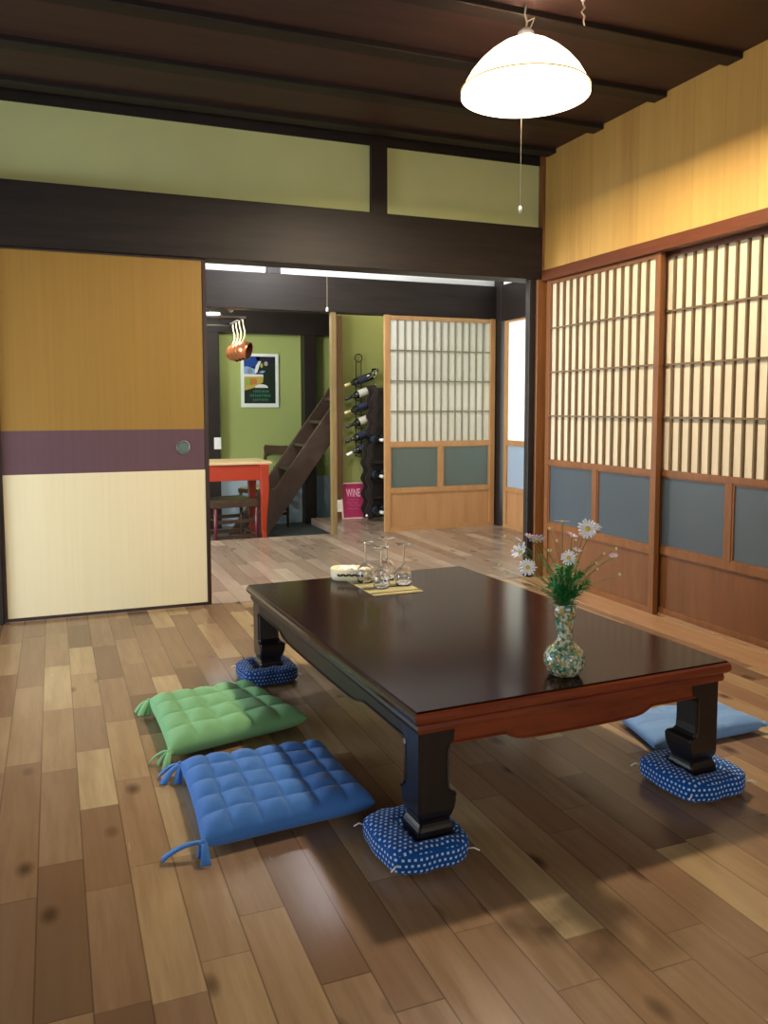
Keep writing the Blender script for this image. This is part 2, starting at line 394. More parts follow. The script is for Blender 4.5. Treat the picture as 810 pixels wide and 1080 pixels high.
for i, y in enumerate([-1.1, -.6, -.12, .37, .86, 1.35, 1.84, 2.32, 2.81, 3.27, 3.75, 4.19]):
    struct(G().box(-1.45, 2.74, y-.045, y+.045, CZ-.024, CZ+.01, .004).build('trim_%d' % (i+1), M['darkx']), 'dark ceiling joist running parallel to the back wall, number %s from the back wall' % (12-i), 'joist')
struct(G().box(-1.45, 2.712, YB+.02, YB+.08, 2.43, 2.55).build('wall_back', M['darkx']), 'dark beam between the plaster panels and the ceiling', 'wall')
struct(G().box(-1.45, 2.698, YB-.02, YB+.13, 1.768, 2.068, .004).build('trim_lintel', M['darkx']), 'deep dark timber lintel across the opening', 'beam')
struct(G().box(-1.45, 1.632, YB+.03, YB+.07, 2.068, 2.44).build('wall_back_panel', M['green_plaster']), 'long grey-green plaster panel above the lintel', 'wall')
struct(G().box(1.724, 2.70, YB+.03, YB+.07, 2.068, 2.44).build('wall_back_panel', M['green_plaster']), 'short grey-green plaster panel above the lintel', 'wall')
struct(G().box(1.632, 1.724, YB, YB+.1, 2.068, 2.44).build('trim_strut', M['dark']), 'short dark strut between the two plaster panels', 'post')
struct(G().box(2.618, 2.66, YB-.012, YB+.035, 0, 1.768, .004).build('trim_post', M['dark']), 'slim dark post at the right of the opening', 'post')
struct(G().box(2.66, XR+.04, YB-.03, YB+.09, 0, 1.768, .004).build('trim_jamb', M['cedar']), 'light brown jamb in the corner beside the shoji', 'post')
struct(G().box(2.697, 2.713, YB-.02, YB+.1, 1.768, 2.49, .002).build('trim_corner', M['cedar']), 'narrow brown batten in the upper corner', 'trim')
struct(G().box(-.345, -.245, YB-.03, YB+.12, 0, 1.768, .004).build('trim_post', M['dark']), 'dark post left of the sliding panel', 'post')
struct(G().box(-1.45, -.345, YB+.03, YB+.07, 0, 1.768).build('wall_back_left', M['cream_plaster']), 'plaster wall left of the post', 'wall')
# sill strips
struct(G().box(-.24, 2.6, YB-.005, YB+.065, -.02, .0035).build('trim_threshold', M['floor_daylit']), 'wooden threshold between the two rooms', 'threshold')
g = G(); g.box(2.535, 2.712, -1.9, YB-.03, -.02, .004); g.box(2.712, 2.80, -1.9, YB-.03, -.02, -.002); g.box(2.745, 2.752, -1.9, YB-.03, -.02, .008)
struct(g.build('trim_sill', M['sill']), 'pale wooden sill board under the shoji doors', 'threshold')
# right wall upper
struct(G().box(XR, XR+.05, -1.9, YB+.05, 1.80, 2.55).build('wall_right', M['tan']), 'tan vertical boarding above the shoji doors', 'wall')
g = G(); g.box(2.685, 2.735, -1.9, YB-.03, 1.757, 1.818, .003); g.box(2.745, 2.75, -1.9, YB-.03, 1.757, 1.81); g.box(2.79, 2.84, -1.9, YB-.03, 1.74, 1.818); g.box(2.735, 2.80, -1.9, YB-.03, 1.797, 1.818)
struct(g.build('trim_door_head', M['cedar_y']), 'reddish brown door head above the shoji doors', 'lintel')
# left, front walls with window openings
g = G(); g.box(-1.45, -1.40, -1.9, 1.45, 0, 2.55); g.box(-1.45, -1.40, 4.02, 4.35, 0, 2.55); g.box(-1.45, -1.40, 1.45, 4.02, 1.34, 2.55); g.box(-1.45, -1.40, 1.45, 4.02, 0, .08)
struct(g.build('wall_left', M['cream_plaster']), 'plaster wall with a low wide window', 'wall')
g = G(); g.box(-1.45, -.75, -1.95, -1.9, 0, 2.55); g.box(1.95, 2.85, -1.95, -1.9, 0, 2.55); g.box(-.75, 1.95, -1.95, -1.9, 0, .65); g.box(-.75, 1.95, -1.95, -1.9, 2.05, 2.55)
struct(g.build('wall_front', M['cream_plaster']), 'plaster wall behind the viewer with a window', 'wall')
# engawa side behind the right-hand doors
struct(G().box(3.60, 3.65, -1.9, 4.3, 0, 2.55).build('wall_veranda', M['cream_plaster']), 'plain wall of the corridor behind the shoji', 'wall')
struct(G().box(2.8, 3.62, -1.9, 4.3, -.06, 0).build('floor_veranda', M['sill']), 'corridor floor behind the shoji', 'floor')

def shoji(name, label, u0, u1, z0, z1, place, mats, cols=14, stile=.038, zl=(.715, 1.735), zg=(.335, .685), npan=2, knots=True, end_stile=None):
    """u runs along the door, t through it; place(u,t) -> (x,y)"""
    fr, pa, la, gl, pn = mats
    d = thing(name, label, 'sliding door'); d['kind'] = 'structure'
    def bx(g, a, b, t0, t1, c, e, bev=0):
        p, q = place(a, t0), place(b, t1)
        g.box(min(p[0], q[0]), max(p[0], q[0]), min(p[1], q[1]), max(p[1], q[1]), c, e, bev)
    T = .03; s2 = end_stile or stile
    g = G()
    bx(g, u0, u0+stile, 0, T, z0, z1, .002); bx(g, u1-s2, u1, 0, T, z0, z1, .002)
    bx(g, u0+stile, u1-s2, .002, T-.002, zl[1], z1-.004); bx(g, u0+stile, u1-s2, .001, T-.001, zg[1], zl[0])
    bx(g, u0+stile, u1-s2, .001, T-.001, zg[0]-.035, zg[0]); bx(g, u0+stile, u1-s2, .001, T-.001, z0, z0+.035)
    g.build('door_frame', fr, d)
    a, b = u0+stile, u1-s2
    g = G(); bx(g, a, b, .018, .020, zl[0], zl[1]); g.build('paper_sheet', pa, d)
    g = G()
    for i in range(1, cols):
        x = a+(b-a)*i/cols; bx(g, x-.005, x+.005, .003, .018, zl[0], zl[1])
    for k in range(1, 4):
        z = zl[0]+(zl[1]-zl[0])*k/4; bx(g, a, b, .002, .018, z-.0045, z+.0045)
    g.build('lattice', la, d)
    mid = (a+b)/2
    g = G(); bx(g, mid-.019, mid+.019, .001, T-.001, zg[0], zg[1], .0015); g.build('mullion', fr, d)
    for s, e in ((a, mid-.019), (mid+.019, b)):
        g = G(); bx(g, s, e, .013, .017, zg[0], zg[1]); g.build('glass_pane', gl, d)
        g = G(); w = .009
        for q in ((s, s+w, zg[0], zg[1]), (e-w, e, zg[0], zg[1]), (s+w, e-w, zg[0], zg[0]+w), (s+w, e-w, zg[1]-w, zg[1])): bx(g, q[0], q[1], .006, .014, q[2], q[3])
        g.build('glazing_bead', fr, d)
    g = G(); bx(g, a, b, .011, .018, z0+.035, zg[0]-.035); g.build('hip_board', pn, d)
    return d
wallp = lambda X: (lambda u, t: (X+t, 4.225-u))
near = (M['cedar'], M['paper'], M['lattice'], M['frost'], M['panel'])
shoji('door_2', 'shoji sliding door next to the dark corner post', 0.0, .985, 0, 1.757, wallp(2.712), near)
shoji('door_3', 'shoji sliding door cut off by the right edge of the photo', .92, 1.90, 0, 1.745, wallp(2.756), near)
shoji('door_4', 'shoji sliding door nearer than the view shows', 1.86, 2.84, 0, 1.757, wallp(2.712), near)
shoji('door_5', 'shoji sliding door beside the viewer', 2.80, 3.78, 0, 1.745, wallp(2.756), near)
shoji('door_6', 'shoji sliding door behind the viewer', 3.74, 4.72, 0, 1.757, wallp(2.712), near)
g = G().box(2.73, 2.78, -1.9, -.5, 0, 1.757); struct(g.build('wall_right_rear', M['cream_plaster']), 'plaster wall beside the last shoji', 'wall')
farm = (M['cedar_far'], M['paper_far'], M['lattice_far'], M['frost_far'], M['panel_far'])
shoji('door_7', 'shoji sliding door standing beyond the glasses in the far room', 2.512, 3.53, 0, 1.77, lambda u, t: (u, 6.28+t), farm, 14, .048, (.742, 1.735), (.35, .70), 2)
fb = (M['cedar_far'], M['paper_far'], M['lattice_far'], M['frost_blue'], M['panel_far'])
def far_side_door():
    d = thing('door_8', 'narrow glimpse of a plain paper sliding door on the far right', 'sliding door'); d['kind'] = 'structure'
    g = G(); X = 3.56
    g.box(X, X+.03, 6.13, 6.18, 0, 1.745); g.box(X, X+.03, 5.1, 5.15, 0, 1.745); g.box(X, X+.03, 5.15, 6.13, .70, .745); g.box(X, X+.03, 5.15, 6.13, .31, .35); g.box(X, X+.03, 5.15, 6.13, 0, .03); g.box(X, X+.03, 5.15, 6.13, 1.73, 1.745)
    g.box(X, X+.03, 5.62, 5.65, .35, .70)
    g.build('door_frame', M['cedar_far'], d)
    G().box(X+.012, X+.016, 5.15, 6.13, .745, 1.73).build('paper_sheet', M['paper_far'], d)
    G().box(X+.012, X+.016, 5.15, 5.62, .35, .70).build('glass_pane', M['frost_blue'], d)
    G().box(X+.012, X+.016, 5.65, 6.13, .35, .70).build('glass_pane', M['frost_blue'], d)
    G().box(X+.01, X+.02, 5.15, 6.13, .03, .31).build('hip_board', M['panel_far'], d)
far_side_door()

# fusuma (left sliding panel)
d = thing('door_1', 'ochre and cream papered sliding panel with a plum band', 'sliding door'); d['kind'] = 'structure'
fx0, fx1, fy = -.245, .737, YB-.002
g = G(); g.box(fx0, fx0+.016, fy, fy+.03, .002, 1.765, .002); g.box(fx1-.020, fx1, fy, fy+.03, .002, 1.765, .002); g.box(fx0+.016, fx1-.02, fy, fy+.03, .002, .018); g.box(fx0+.016, fx1-.02, fy, fy+.03, 1.757, 1.765)
g.build('door_frame', M['frame_dark'], d)
G().box(fx0+.016, fx1-.02, fy+.006, fy+.024, .018, .706).build('lower_paper', M['fus_low'], d)['label'] = 'cream lower paper'
G().box(fx0+.016, fx1-.02, fy+.006, fy+.024, .706, .914).build('paper_band', M['fus_band'], d)['label'] = 'plum coloured band'
G().box(fx0+.016, fx1-.02, fy+.006, fy+.024, .914, 1.757).build('upper_paper', M['fus_top'], d)['label'] = 'ochre upper paper'
rx = Matrix.Rotation(pi/2, 4, 'X')
pu = G().lathe([(.026, -.002), (.028, .004), (.034, .006), (.036, .003), (.036, -.004)], (.609, fy+.004, .822), 32, rx).build('door_pull', M['steel'], d, True)
G().lathe([(0, .001), (.026, .001)], (.609, fy+.004, .822), 28, rx).build('pull_dish', plain('green_patina', '5a7266', .35, .05, metal=.4), pu, True)

# far room
struct(G().box(-1.1, 3.75, 6.30, 6.43, 1.772, 2.048, .004).build('trim_beam', M['darkx']), 'dark beam across the far side of the far room', 'beam')
struct(G().box(-1.1, 3.75, 6.35, 6.40, 2.048, 2.55).build('wall_far_room', M['white_plaster']), 'white plaster strip above the far beam', 'wall')
struct(G().box(1.558, 1.662, 6.31, 6.43, 2.048, 2.5).build('trim_strut', M['dark']), 'dark strut dividing the white plaster strip', 'post')
struct(G().box(3.545, 3.61, 6.22, 6.34, 0, 2.5, .004).build('trim_post', M['dark']), 'dark post in the corner of the far room', 'post')
struct(G().box(3.545, 3.60, 4.36, 6.22, 1.75, 2.048, .004).build('trim_beam', M['darkx']), 'dark beam over the side door of the far room', 'beam')
struct(G().box(3.57, 3.62, 4.3, 6.3, 2.048, 2.55).build('wall_far_room_right', M['white_plaster']), 'white plaster above the side beam of the far room', 'wall')
struct(G().box(3.57, 3.62, 4.3, 5.1, 0, 1.75).build('wall_far_room_right', M['cream_plaster']), 'plaster beside the side door of the far room', 'wall')
struct(G().box(2.72, 3.62, 4.31, 4.36, 0, 2.55).build('wall_far_room_front', M['cream_plaster']), 'plaster return wall right of the opening', 'wall')
struct(G().box(-1.1, 3.62, 4.36, 6.35, 2.52, 2.57).build('ceiling_far_room', M['ceil']), 'dark ceiling of the far room', 'ceiling')
g = G(); g.box(-1.1, -1.05, 4.35, 4.55, 0, 2.55); g.box(-1.1, -1.05, 6.05, 6.4, 0, 2.55); g.box(-1.1, -1.05, 4.55, 6.05, 0, .6); g.box(-1.1, -1.05, 4.55, 6.05, 1.9, 2.55)
struct(g.build('wall_far_room_left', M['cream_plaster']), 'plaster wall of the far room with a window', 'wall')
struct(G().box(2.06, 2.103, 6.29, 6.34, 0, 1.772, .003).build('trim_post', wood('olive_brown_post_wood', '6a5836', '8a7448')), 'light brown wooden post beside the wine alcove', 'post')
struct(G().box(2.375, 2.45, 7.16, 7.26, -.20, 1.85, .003).build('trim_post', wood('brown_post_wood', '4b351f', '6a4c2d')), 'brown post at the edge of the green alcove wall', 'post')
# alcove
struct(G().box(2.45, 3.65, 7.24, 7.30, 0, 2.3).build('wall_alcove', M['alcove_green']), 'olive green wall of the wine alcove', 'wall')
struct(G().box(3.60, 3.65, 6.43, 7.24, 0, 2.3).build('wall_alcove_right', M['alcove_green']), 'right side wall of the wine alcove', 'wall')
struct(G().box(2.2, 3.65, 6.43, 7.30, 2.3, 2.35).build('ceiling_alcove', M['ceil']), 'dark ceiling of the wine alcove', 'ceiling')
# kitchen
struct(G().box(-.6, 3.9, 8.5, 8.56, .292, 2.4).build('wall_kitchen', M['kitchen_green']), 'lime green kitchen wall', 'wall')
struct(G().box(-.6, 3.9, 8.49, 8.56, -.20, .292).build('wall_kitchen_base', M['wainscot']), 'pale blue wainscot below the green kitchen wall', 'wall')
struct(G().box(-.65, -.6, 6.43, 8.56, -.20, 2.4).build('wall_kitchen_left', M['kitchen_green']), 'left kitchen wall', 'wall')
struct(G().box(3.9, 3.95, 7.3, 8.56, -.20, 2.4).build('wall_kitchen_right', M['kitchen_green']), 'right kitchen wall', 'wall')
struct(G().box(-.65, 3.95, 6.43, 8.56, 2.36, 2.41).build('ceiling_kitchen', M['ceil']), 'dark kitchen ceiling', 'ceiling')
struct(G().box(-.6, 3.9, 8.36, 8.49, 1.775, 2.36, .003).build('trim_beam', M['dark']), 'dark beam above the green kitchen wall', 'beam')
struct(G().box(2.44, 2.565, 8.36, 8.49, -.20, 1.775, .003).build('trim_post', M['dark']), 'dark post behind the stairs', 'post')
struct(G().box(1.40, 1.56, 8.36, 8.49, -.20, 1.775, .003).build('trim_post', M['dark']), 'dark kitchen post with a white switch', 'post')

# ------------------------------------------------------------------ low table
TH = .355; TW, TL = .925, 1.455; TRZ = .037; TC = (1.147, 2.35)
t = thing('low_table', 'low dark red lacquered table with carved legs on dotted pads', 'table', (TC[0], TC[1], 0), TRZ)
def rrect(w, l, z): return [(-w/2, -l/2, z), (w/2, -l/2, z), (w/2, l/2, z), (-w/2, l/2, z)]
def slab(prof, w, l):
    g = G(); g.loft([rrect(w-2*i, l-2*i, z) for i, z in prof]); return g
g_edge = slab([(.016, .322), (.006, .324), (.001, .330), (0, .338), (.0015, .346), (.006, .351)], TW, TL)
for fc in g_edge.b.faces:
    v = [fc.verts[i].co for i in range(3)]; n_ = (v[1]-v[0]).cross(v[2]-v[0])
    if abs(n_.x) > abs(n_.y): fc.material_index = 1
g_edge.build('table_edge', [M['tside'], wood('shaded_rim_lacquer', '1a0f0c', '281813', (16, 2.2, 16), .16, .02, spec=.8)], t)  # rim on the long sides is coloured dark to stand for shade
slab([(.006, .351), (.0085, TH), (.3, TH+.0002)], TW, TL).build('table_top', M['ttop'], t)
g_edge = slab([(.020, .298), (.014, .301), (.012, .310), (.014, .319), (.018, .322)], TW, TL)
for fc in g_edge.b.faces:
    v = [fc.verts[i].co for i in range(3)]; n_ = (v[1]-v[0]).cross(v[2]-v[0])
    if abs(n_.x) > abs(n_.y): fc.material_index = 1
g_edge.build('moulding', [M['tside'], M['tside_shaded']], t)
def apron(L, th=.02):
    h = L/2-.085; pts = [(-L/2+.02, .298), (L/2-.02, .298)]
    half = [(h, .262), (h*.62, .262), (h*.58, .260), (h*.55, .254), (h*.51, .247), (h*.45, .243), (h*.3, .241), (h*.0, .240)]
    out = [(x, z) for x, z in half]+[(-x, z) for x, z in half[::-1][1:]]
    g = G(); g.prism([(-L/2+.02, .300), (-L/2+.02, .262)]+[(-x, z) for x, z in half[:-1]]+[(x, z) for x, z in half[::-1]]+[(L/2-.02, .262), (L/2-.02, .300)], 0, th, 'y')
    # raised bead along the scalloped lower edge
    for sgn in (-1, 1):
        g.tube([(sgn*x, -.001, z+.003) for x, z in half], .003, 6)
    return g
for sgn in (-1, 1):
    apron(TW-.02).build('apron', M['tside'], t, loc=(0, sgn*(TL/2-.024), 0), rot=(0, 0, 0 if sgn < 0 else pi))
    apron(TL-.02).build('apron', M['tside_shaded'], t, loc=(sgn*(TW/2-.024), 0, 0), rot=(0, 0, pi/2 if sgn > 0 else -pi/2))
# leg: outer faces at 0, inner edges at the second number (both directions)
LP = [(.300, .000, .094), (.270, .000, .090), (.262, .000, .081), (.252, .000, .077), (.185, .000, .077), (.165, .000, .078), (.156, .000, .083), (.150, .000, .094),
      (.144, .000, .097), (.126, .000, .096), (.112, .000, .093), (.100, .002, .089), (.091, .006, .085), (.084, .007, .084), (.078, .003, .087), (.070, .000, .089), (.058, -.001, .089), (.045, .000, .088)]
def leg_mesh():
    g = G(); rings = []
    for z, o, i in LP:
        b = .005
        rings.append([(o+b, o, z), (i-b, o, z), (i, o+b, z), (i, i-b, z), (i-b, i, z), (o+b, i, z), (o, i-b, z), (o, o+b, z)])
    g.loft(rings)
    for ax in (0, 1):                  # bead that follows the inner edge of each show face
        pts = []
        for z, o, i in LP[2:9]: pts.append((i-.005, o-.0005, z) if ax == 0 else (o-.0005, i-.005, z))
        g.tube(pts, .0035, 6)
    return g
lm = leg_mesh().build('leg', M['tleg'], t, False)
dx, dy = TW/2-.020, TL/2-.020
lm.location = (-dx, -dy, 0)
for (sx, sy) in ((1, -1), (1, 1), (-1, 1)):
    c = lm.copy(); C.objects.link(c); c.parent = t; c.location = (sx*dx, sy*dy, 0)
    c.rotation_euler = (0, 0, {(1, -1): pi/2, (1, 1): pi, (-1, 1): -pi/2}[(sx, sy)])
def tloc(x, y):
    return (TC[0]+x*cos(TRZ)-y*sin(TRZ), TC[1]+x*sin(TRZ)+y*cos(TRZ))

# ------------------------------------------------------------------ pads under the legs
def pad(name, label, loc, rz, w, d, h, mat, dent=(0, 0), group='dotted pads under the table legs'):
    o = thing(name, label, 'cushion', loc, rz, group)
    b = bmesh.new(); bmesh.ops.create_cube(b, size=2); bmesh.ops.subdivide_edges(b, edges=b.edges, cuts=22, use_grid_fill=True)
    uv = b.loops.layers.uv.new('UV')
    for v in b.verts:
        p = v.co; n = 4.2
        L = (abs(p.x)**n+abs(p.y)**n+abs(p.z)**n)**(1/n); q = Vector((p.x/L, p.y/L, p.z/L))
        e = 1-.02*sin(q.x*9+1)*cos(q.y*7)
        x, y, z = q.x*w/2*e, q.y*d/2*e, (q.z*.5+.5)*h
        if q.z > 0:
            r_ = max(abs(x-dent[0])/.043, abs(y-dent[1])/.043)
            if r_ < 1.45:
                k = 1 if r_ < 1 else 1-(r_-1)/.45
                k = k*k*(3-2*k); z = z*(1-k)+min(z, .046)*k
            z += .002*sin(x*120)*sin(y*110+2)*max(0, q.z)
        else: z = max(z, .001)
        v.co = (x, y, z)
    b.normal_update()
    for fc in b.faces:
        n = fc.normal; fc.smooth = True
        for l in fc.loops:
            c = l.vert.co
            l[uv].uv = (c.x, c.y) if abs(n.z) > .62 else ((c.y, c.z) if abs(n.x) > abs(n.y) else (c.x, c.z))
    me = bpy.data.meshes.new('pad_cover'); b.to_mesh(me); b.free(); me.materials.append(mat)
    c = bpy.data.objects.new('pad_cover', me); C.objects.link(c); c.parent = o
    for sx, sy in ((-1, -1), (1, -1), (1, 1), (-1, 1)):
        k = .83; bx_, by_ = sx*w/2*k, sy*d/2*k
        G().tube([(bx_, by_, h*.5), (bx_+sx*.012, by_+sy*.010, h*.55), (bx_+sx*.024, by_+sy*.014, h*.45)], .0018, 6).build('corner_thread', M['thread'], o, True)
    return o
def legpos(sx, sy, off=.038):
    return tloc(sx*(dx-off), sy*(dy-off))
for (sx, sy, lab, mat, ox, oy, w, d_) in ((-1, -1, 'blue pad with white square dots under the front left table leg', 'dot_square', -.022, .016, .205, .225),
        (1, -1, 'blue pad with white square dots under the front right table leg', 'dot_square', .0, .012, .22, .23),
        (-1, 1, 'navy pad with tiny pale dots under the far left table leg', 'dot_small', .0, .0, .21, .21),
        (1, 1, 'navy pad with tiny pale dots under the hidden far right table leg', 'dot_small', .0, .0, .21, .21)):
    px, py = legpos(sx, sy)
    pad('leg_cushion', lab, (px+ox, py+oy, 0), TRZ, w, d_, .068, M[mat], (-ox, -oy))

# ------------------------------------------------------------------ floor cushions
def zabuton(name, label, corners, h, nu, nv, mat, ties, amp=1):
    """corners: far-left, far-right, near-right, near-left as (x,y)"""
    cx = sum(c[0] for c in corners)/4; cy = sum(c[1] for c in corners)/4
    o = thing(name, label, 'floor cushion', (cx, cy, 0), 0, None)
    K = 96; g = G(); b = g.b
    P = [Vector((c[0]-cx, c[1]-cy, 0)) for c in corners]
    def pos(u, v, top):
        a, c = (u+1)/2, (v+1)/2
        # outline drawn in slightly between the corners, scalloped at the tufts
        p = (P[3]*(1-a)+P[2]*a)*(1-c)+(P[0]*(1-a)+P[1]*a)*c
        su, sv = 1-.028*(1-v*v)*abs(u)**3, 1-.028*(1-u*u)*abs(v)**3
        a2, c2 = (u*su+1)/2, (v*sv+1)/2
        p = (P[3]*(1-a2)+P[2]*a2)*(1-c2)+(P[0]*(1-a2)+P[1]*a2)*c2
        edge = max(0, (1-abs(u)**9))**.5*max(0, (1-abs(v)**9))**.5
        qu, qv = abs(sin(pi*nu*(u+1)/2)), abs(sin(pi*nv*(v+1)/2))
        puff = (qu*qv)**.6
        crease = .35*min(qu, qv)**.5+.65*puff
        if top: z = h*.5+edge*h*(.38+.20*crease)*amp + edge*.0025*sin(u*9+v*5)*cos(v*8-u*3)
        else: z = h*.5-edge*h*.5
        return Vector((p.x, p.y, max(z, .001)))
    for top in (1, 0):
        V = [[b.verts.new(pos(-1+2*i/K, -1+2*j/K, top)) for j in range(K+1)] for i in range(K+1)]
        for i in range(K):
            for j in range(K): g._f([V[i][j], V[i+1][j], V[i+1][j+1], V[i][j+1]])
    bmesh.ops.remove_doubles(b, verts=b.verts, dist=.0004)
    g.build('cushion_pad', mat, o, True)
    for (cn, sh) in ties:
        p = P[cn]; 
        t_ = G()
        for k, (ax, ay, L) in enumerate(sh):
            base = Vector((p.x*.97, p.y*.97, h*.5))
            e = base+Vector((ax*L, ay*L, 0)); e.z = .006
            m_ = (base+e)/2; m_.z = h*.62
            rings = []
            for q in range(9):
                s_ = q/8; c_ = base*(1-s_)**2+m_*2*s_*(1-s_)+e*s_*s_; wd = .0055+.006*s_
                n_ = Vector((-ay, ax, 0)); rings.append([c_-n_*wd+Vector((0, 0, -.0015)), c_+n_*wd+Vector((0, 0, -.0015)), c_+n_*wd+Vector((0, 0, .0025)), c_-n_*wd+Vector((0, 0, .0025))])
            t_.loft(rings)
        t_.ball((p.x*.985, p.y*.985, h*.5), .010, .010, .009)
        t_.build('corner_tie', mat, o, True)
    return o
zabuton('floor_cushion', 'pale green tufted floor cushion on the floor left of the table', [(.268, 2.83), (.622, 2.86), (.725, 2.475), (.278, 2.365)], .070, 5, 4, M['green_f'],
        [(0, [(-.98, -.2, .050), (-.6, -.8, .060), (-.25, -.95, .055)]), (3, [(-.95, .3, .060), (-.35, -.9, .060), (-.75, -.2, .05)])])
zabuton('floor_cushion', 'denim blue tufted floor cushion nearest the front left table leg', [(.295, 2.285), (.705, 2.265), (.722, 1.868), (.283, 1.83)], .068, 6, 5, M['blue_f'],
        [(0, [(-.98, .15, .062), (-.8, -.6, .070), (-.3, -.95, .06)]), (3, [(-.99, .1, .095), (-.1, -.99, .050), (-.5, -.3, .03)])])
zabuton('floor_cushion', 'light blue floor cushion half under the right side of the table', [(1.66, 2.14), (2.035, 2.10), (2.045, 1.905), (1.605, 1.895)], .060, 3, 2, M['lblue_f'],
        [(2, [(.85, -.2, .07), (.6, -.7, .05)])], .8)

# ------------------------------------------------------------------ things on the table
def vase():
    v = thing('flower_vase', 'round bellied mosaic glass vase holding the daisies', 'vase', (1.168, 1.716, TH))
    out = [(0, 0), (.030, 0), (.036, .003), (.046, .016), (.0515, .032), (.051, .048), (.044, .064), (.030, .077), (.0205, .086), (.0185, .094), (.020, .110), (.0235, .135), (.027, .160), (.0305, .180)]
    inn = [(.0275, .180), (.024, .160), (.0205, .135), (.017, .110), (.0155, .094), (.017, .086), (.027, .074), (.040, .062), (.047, .048), (.0475, .032), (.042, .018), (.03, .006), (0, .005)]
    G().lathe(out+inn, seg=48).build('vase_body', M['mosaic'], v, True)
    G().lathe([(.0275, .180), (.0275, .1825), (.0305, .1825), (.0305, .180)], seg=48, close=True).build('vase_lip', M['clear'], v, True)
    return v
vase()
VB = Vector((1.168, 1.716, TH+.178)); CAMP = Vector((0, 0, 1.02))
def orient(n):
    return Vector(n).normalized().to_track_quat('Z', 'Y').to_matrix().to_4x4()
def bend(a, b, k=6, out=.5):
    m_ = Vector((a.x+(b.x-a.x)*.25, a.y+(b.y-a.y)*.25, a.z+(b.z-a.z)*.7))
    return [a*(1-s)**2+m_*2*s*(1-s)+b*s*s for s in [i/k for i in range(k+1)]]
def flower(name, label, head, dia, nrm, pet, npet=15, cup=.15, group='white daisies in the vase'):
    base = VB+Vector((random.uniform(-.010, .010), random.uniform(-.010, .010), -.02))
    o = thing(name, label, 'flower', base, 0, group)
    h = Vector(head)-base
    G().tube(bend(Vector((0, 0, 0)), h), .0011, 5).build('stem', M['stem'], o, True)
    mt = orient(nrm); g = G(); R_ = dia/2
    for k in range(npet):
        a = 2*pi*k/npet+random.uniform(-.1, .1); L = R_*random.uniform(.88, 1.05); w = R_*(.125 if npet > 12 else .2)
        rows = []
        for s_, ww in ((.12, .5), (.4, .9), (.7, 1.05), (.92, .75), (1.0, .3)):
            rr = L*s_; zz = cup*R_*(s_**1.5)+.0015*sin(3*s_)
            ctr = Vector((cos(a)*rr, sin(a)*rr, zz)); n_ = Vector((-sin(a), cos(a), 0))*w*ww
            rows.append([h+mt @ (ctr-n_), h+mt @ (ctr+Vector((0, 0, -.0006))), h+mt @ (ctr+n_), h+mt @ (ctr+Vector((0, 0, .0006)))])
        g.loft(rows)
    g.build('petals', pet, o, True)
    G().ball(h+mt @ Vector((0, 0, .0012)), dia*.14, dia*.14, dia*.075, 12, mt).build('flower_centre', M['yellow'], o, True)
    return o
def toC(p, dz=0, dxx=0): return (CAMP-Vector(p)).normalized()+Vector((dxx, 0, dz))
flower('daisy', 'largest white daisy at the top right of the bunch', (1.212, 1.690, .722), .052, toC((1.212, 1.69, .72), .25, -.15), M['petal_w'], 17)
flower('daisy', 'white daisy in the centre of the bunch just above the green leaves', (1.165, 1.700, .652), .040, toC((1.165, 1.7, .65), .2, -.2), M['petal_w'], 16)
flower('daisy', 'white daisy lowest on the left of the bunch', (1.089, 1.765, .622), .045, toC((1.089, 1.76, .62), .1, 0), M['petal_w'], 17)
flower('daisy', 'white daisy seen edge-on at the very top of the bunch', (1.160, 1.723, .738), .040, (.1, .1, 1), M['petal_w'], 14, .1)
flower('daisy', 'white daisy seen edge-on just behind the largest one', (1.243, 1.705, .722), .036, (.7, .5, .7), M['petal_w'], 13, .2)
flower('daisy', 'half open daisy with spiky petals left of the bunch', (1.076, 1.775, .658), .050, (-.7, -.1, .6), M['petal_w'], 9, .5)
flower('daisy', 'pale yellowish daisy seen from behind, upper left', (1.112, 1.760, .690), .044, (.3, .5, .7), M['petal_p'], 12, .2)
for (p, s_, lab) in (((1.068, 1.785, .688), .024, 'small pink flower at the far left of the bunch'), ((1.181, 1.712, .700), .032, 'pink flower below the top daisies'),
                     ((1.263, 1.653, .655), .022, 'small pink flower alone at the far right'), ((1.190, 1.705, .665), .026, 'pink flower between the centre daisy and the largest one'),
                     ((1.096, 1.770, .694), .030, 'pinkish flower beside the yellowish daisy')):
    flower('aster', lab, p, s_, (random.uniform(-.4, .4), -.3, 1), M['petal_p'], 10, .5, 'small pink asters in the vase')
def buds(label, pts):
    base = VB+Vector((0, 0, -.02)); o = thing('bud_spray', label, 'flower', base, 0, 'budding twigs in the vase')
    g = G()
    for p in pts:
        q = Vector(p)-base; g.tube(bend(Vector((0, 0, 0)), q), .0006, 5); G().ball(q, .0032, .0032, .004, 8).build('bud', M['bud'], o, True)
    g.build('twig', M['stem'], o, True)
buds('thin budding twig reaching left over the table', [(1.040, 1.80, .612), (1.030, 1.805, .624), (1.046, 1.797, .606), (1.038, 1.79, .700)])
buds('thin budding twig reaching right of the bunch', [(1.268, 1.65, .676), (1.240, 1.66, .664), (1.225, 1.67, .640), (1.272, 1.64, .614), (1.228, 1.67, .625)])
buds('thin budding twig above the centre of the bunch', [(1.135, 1.74, .720), (1.150, 1.73, .690), (1.192, 1.71, .694), (1.146, 1.75, .663), (1.135, 1.745, .665), (1.188, 1.70, .660)])
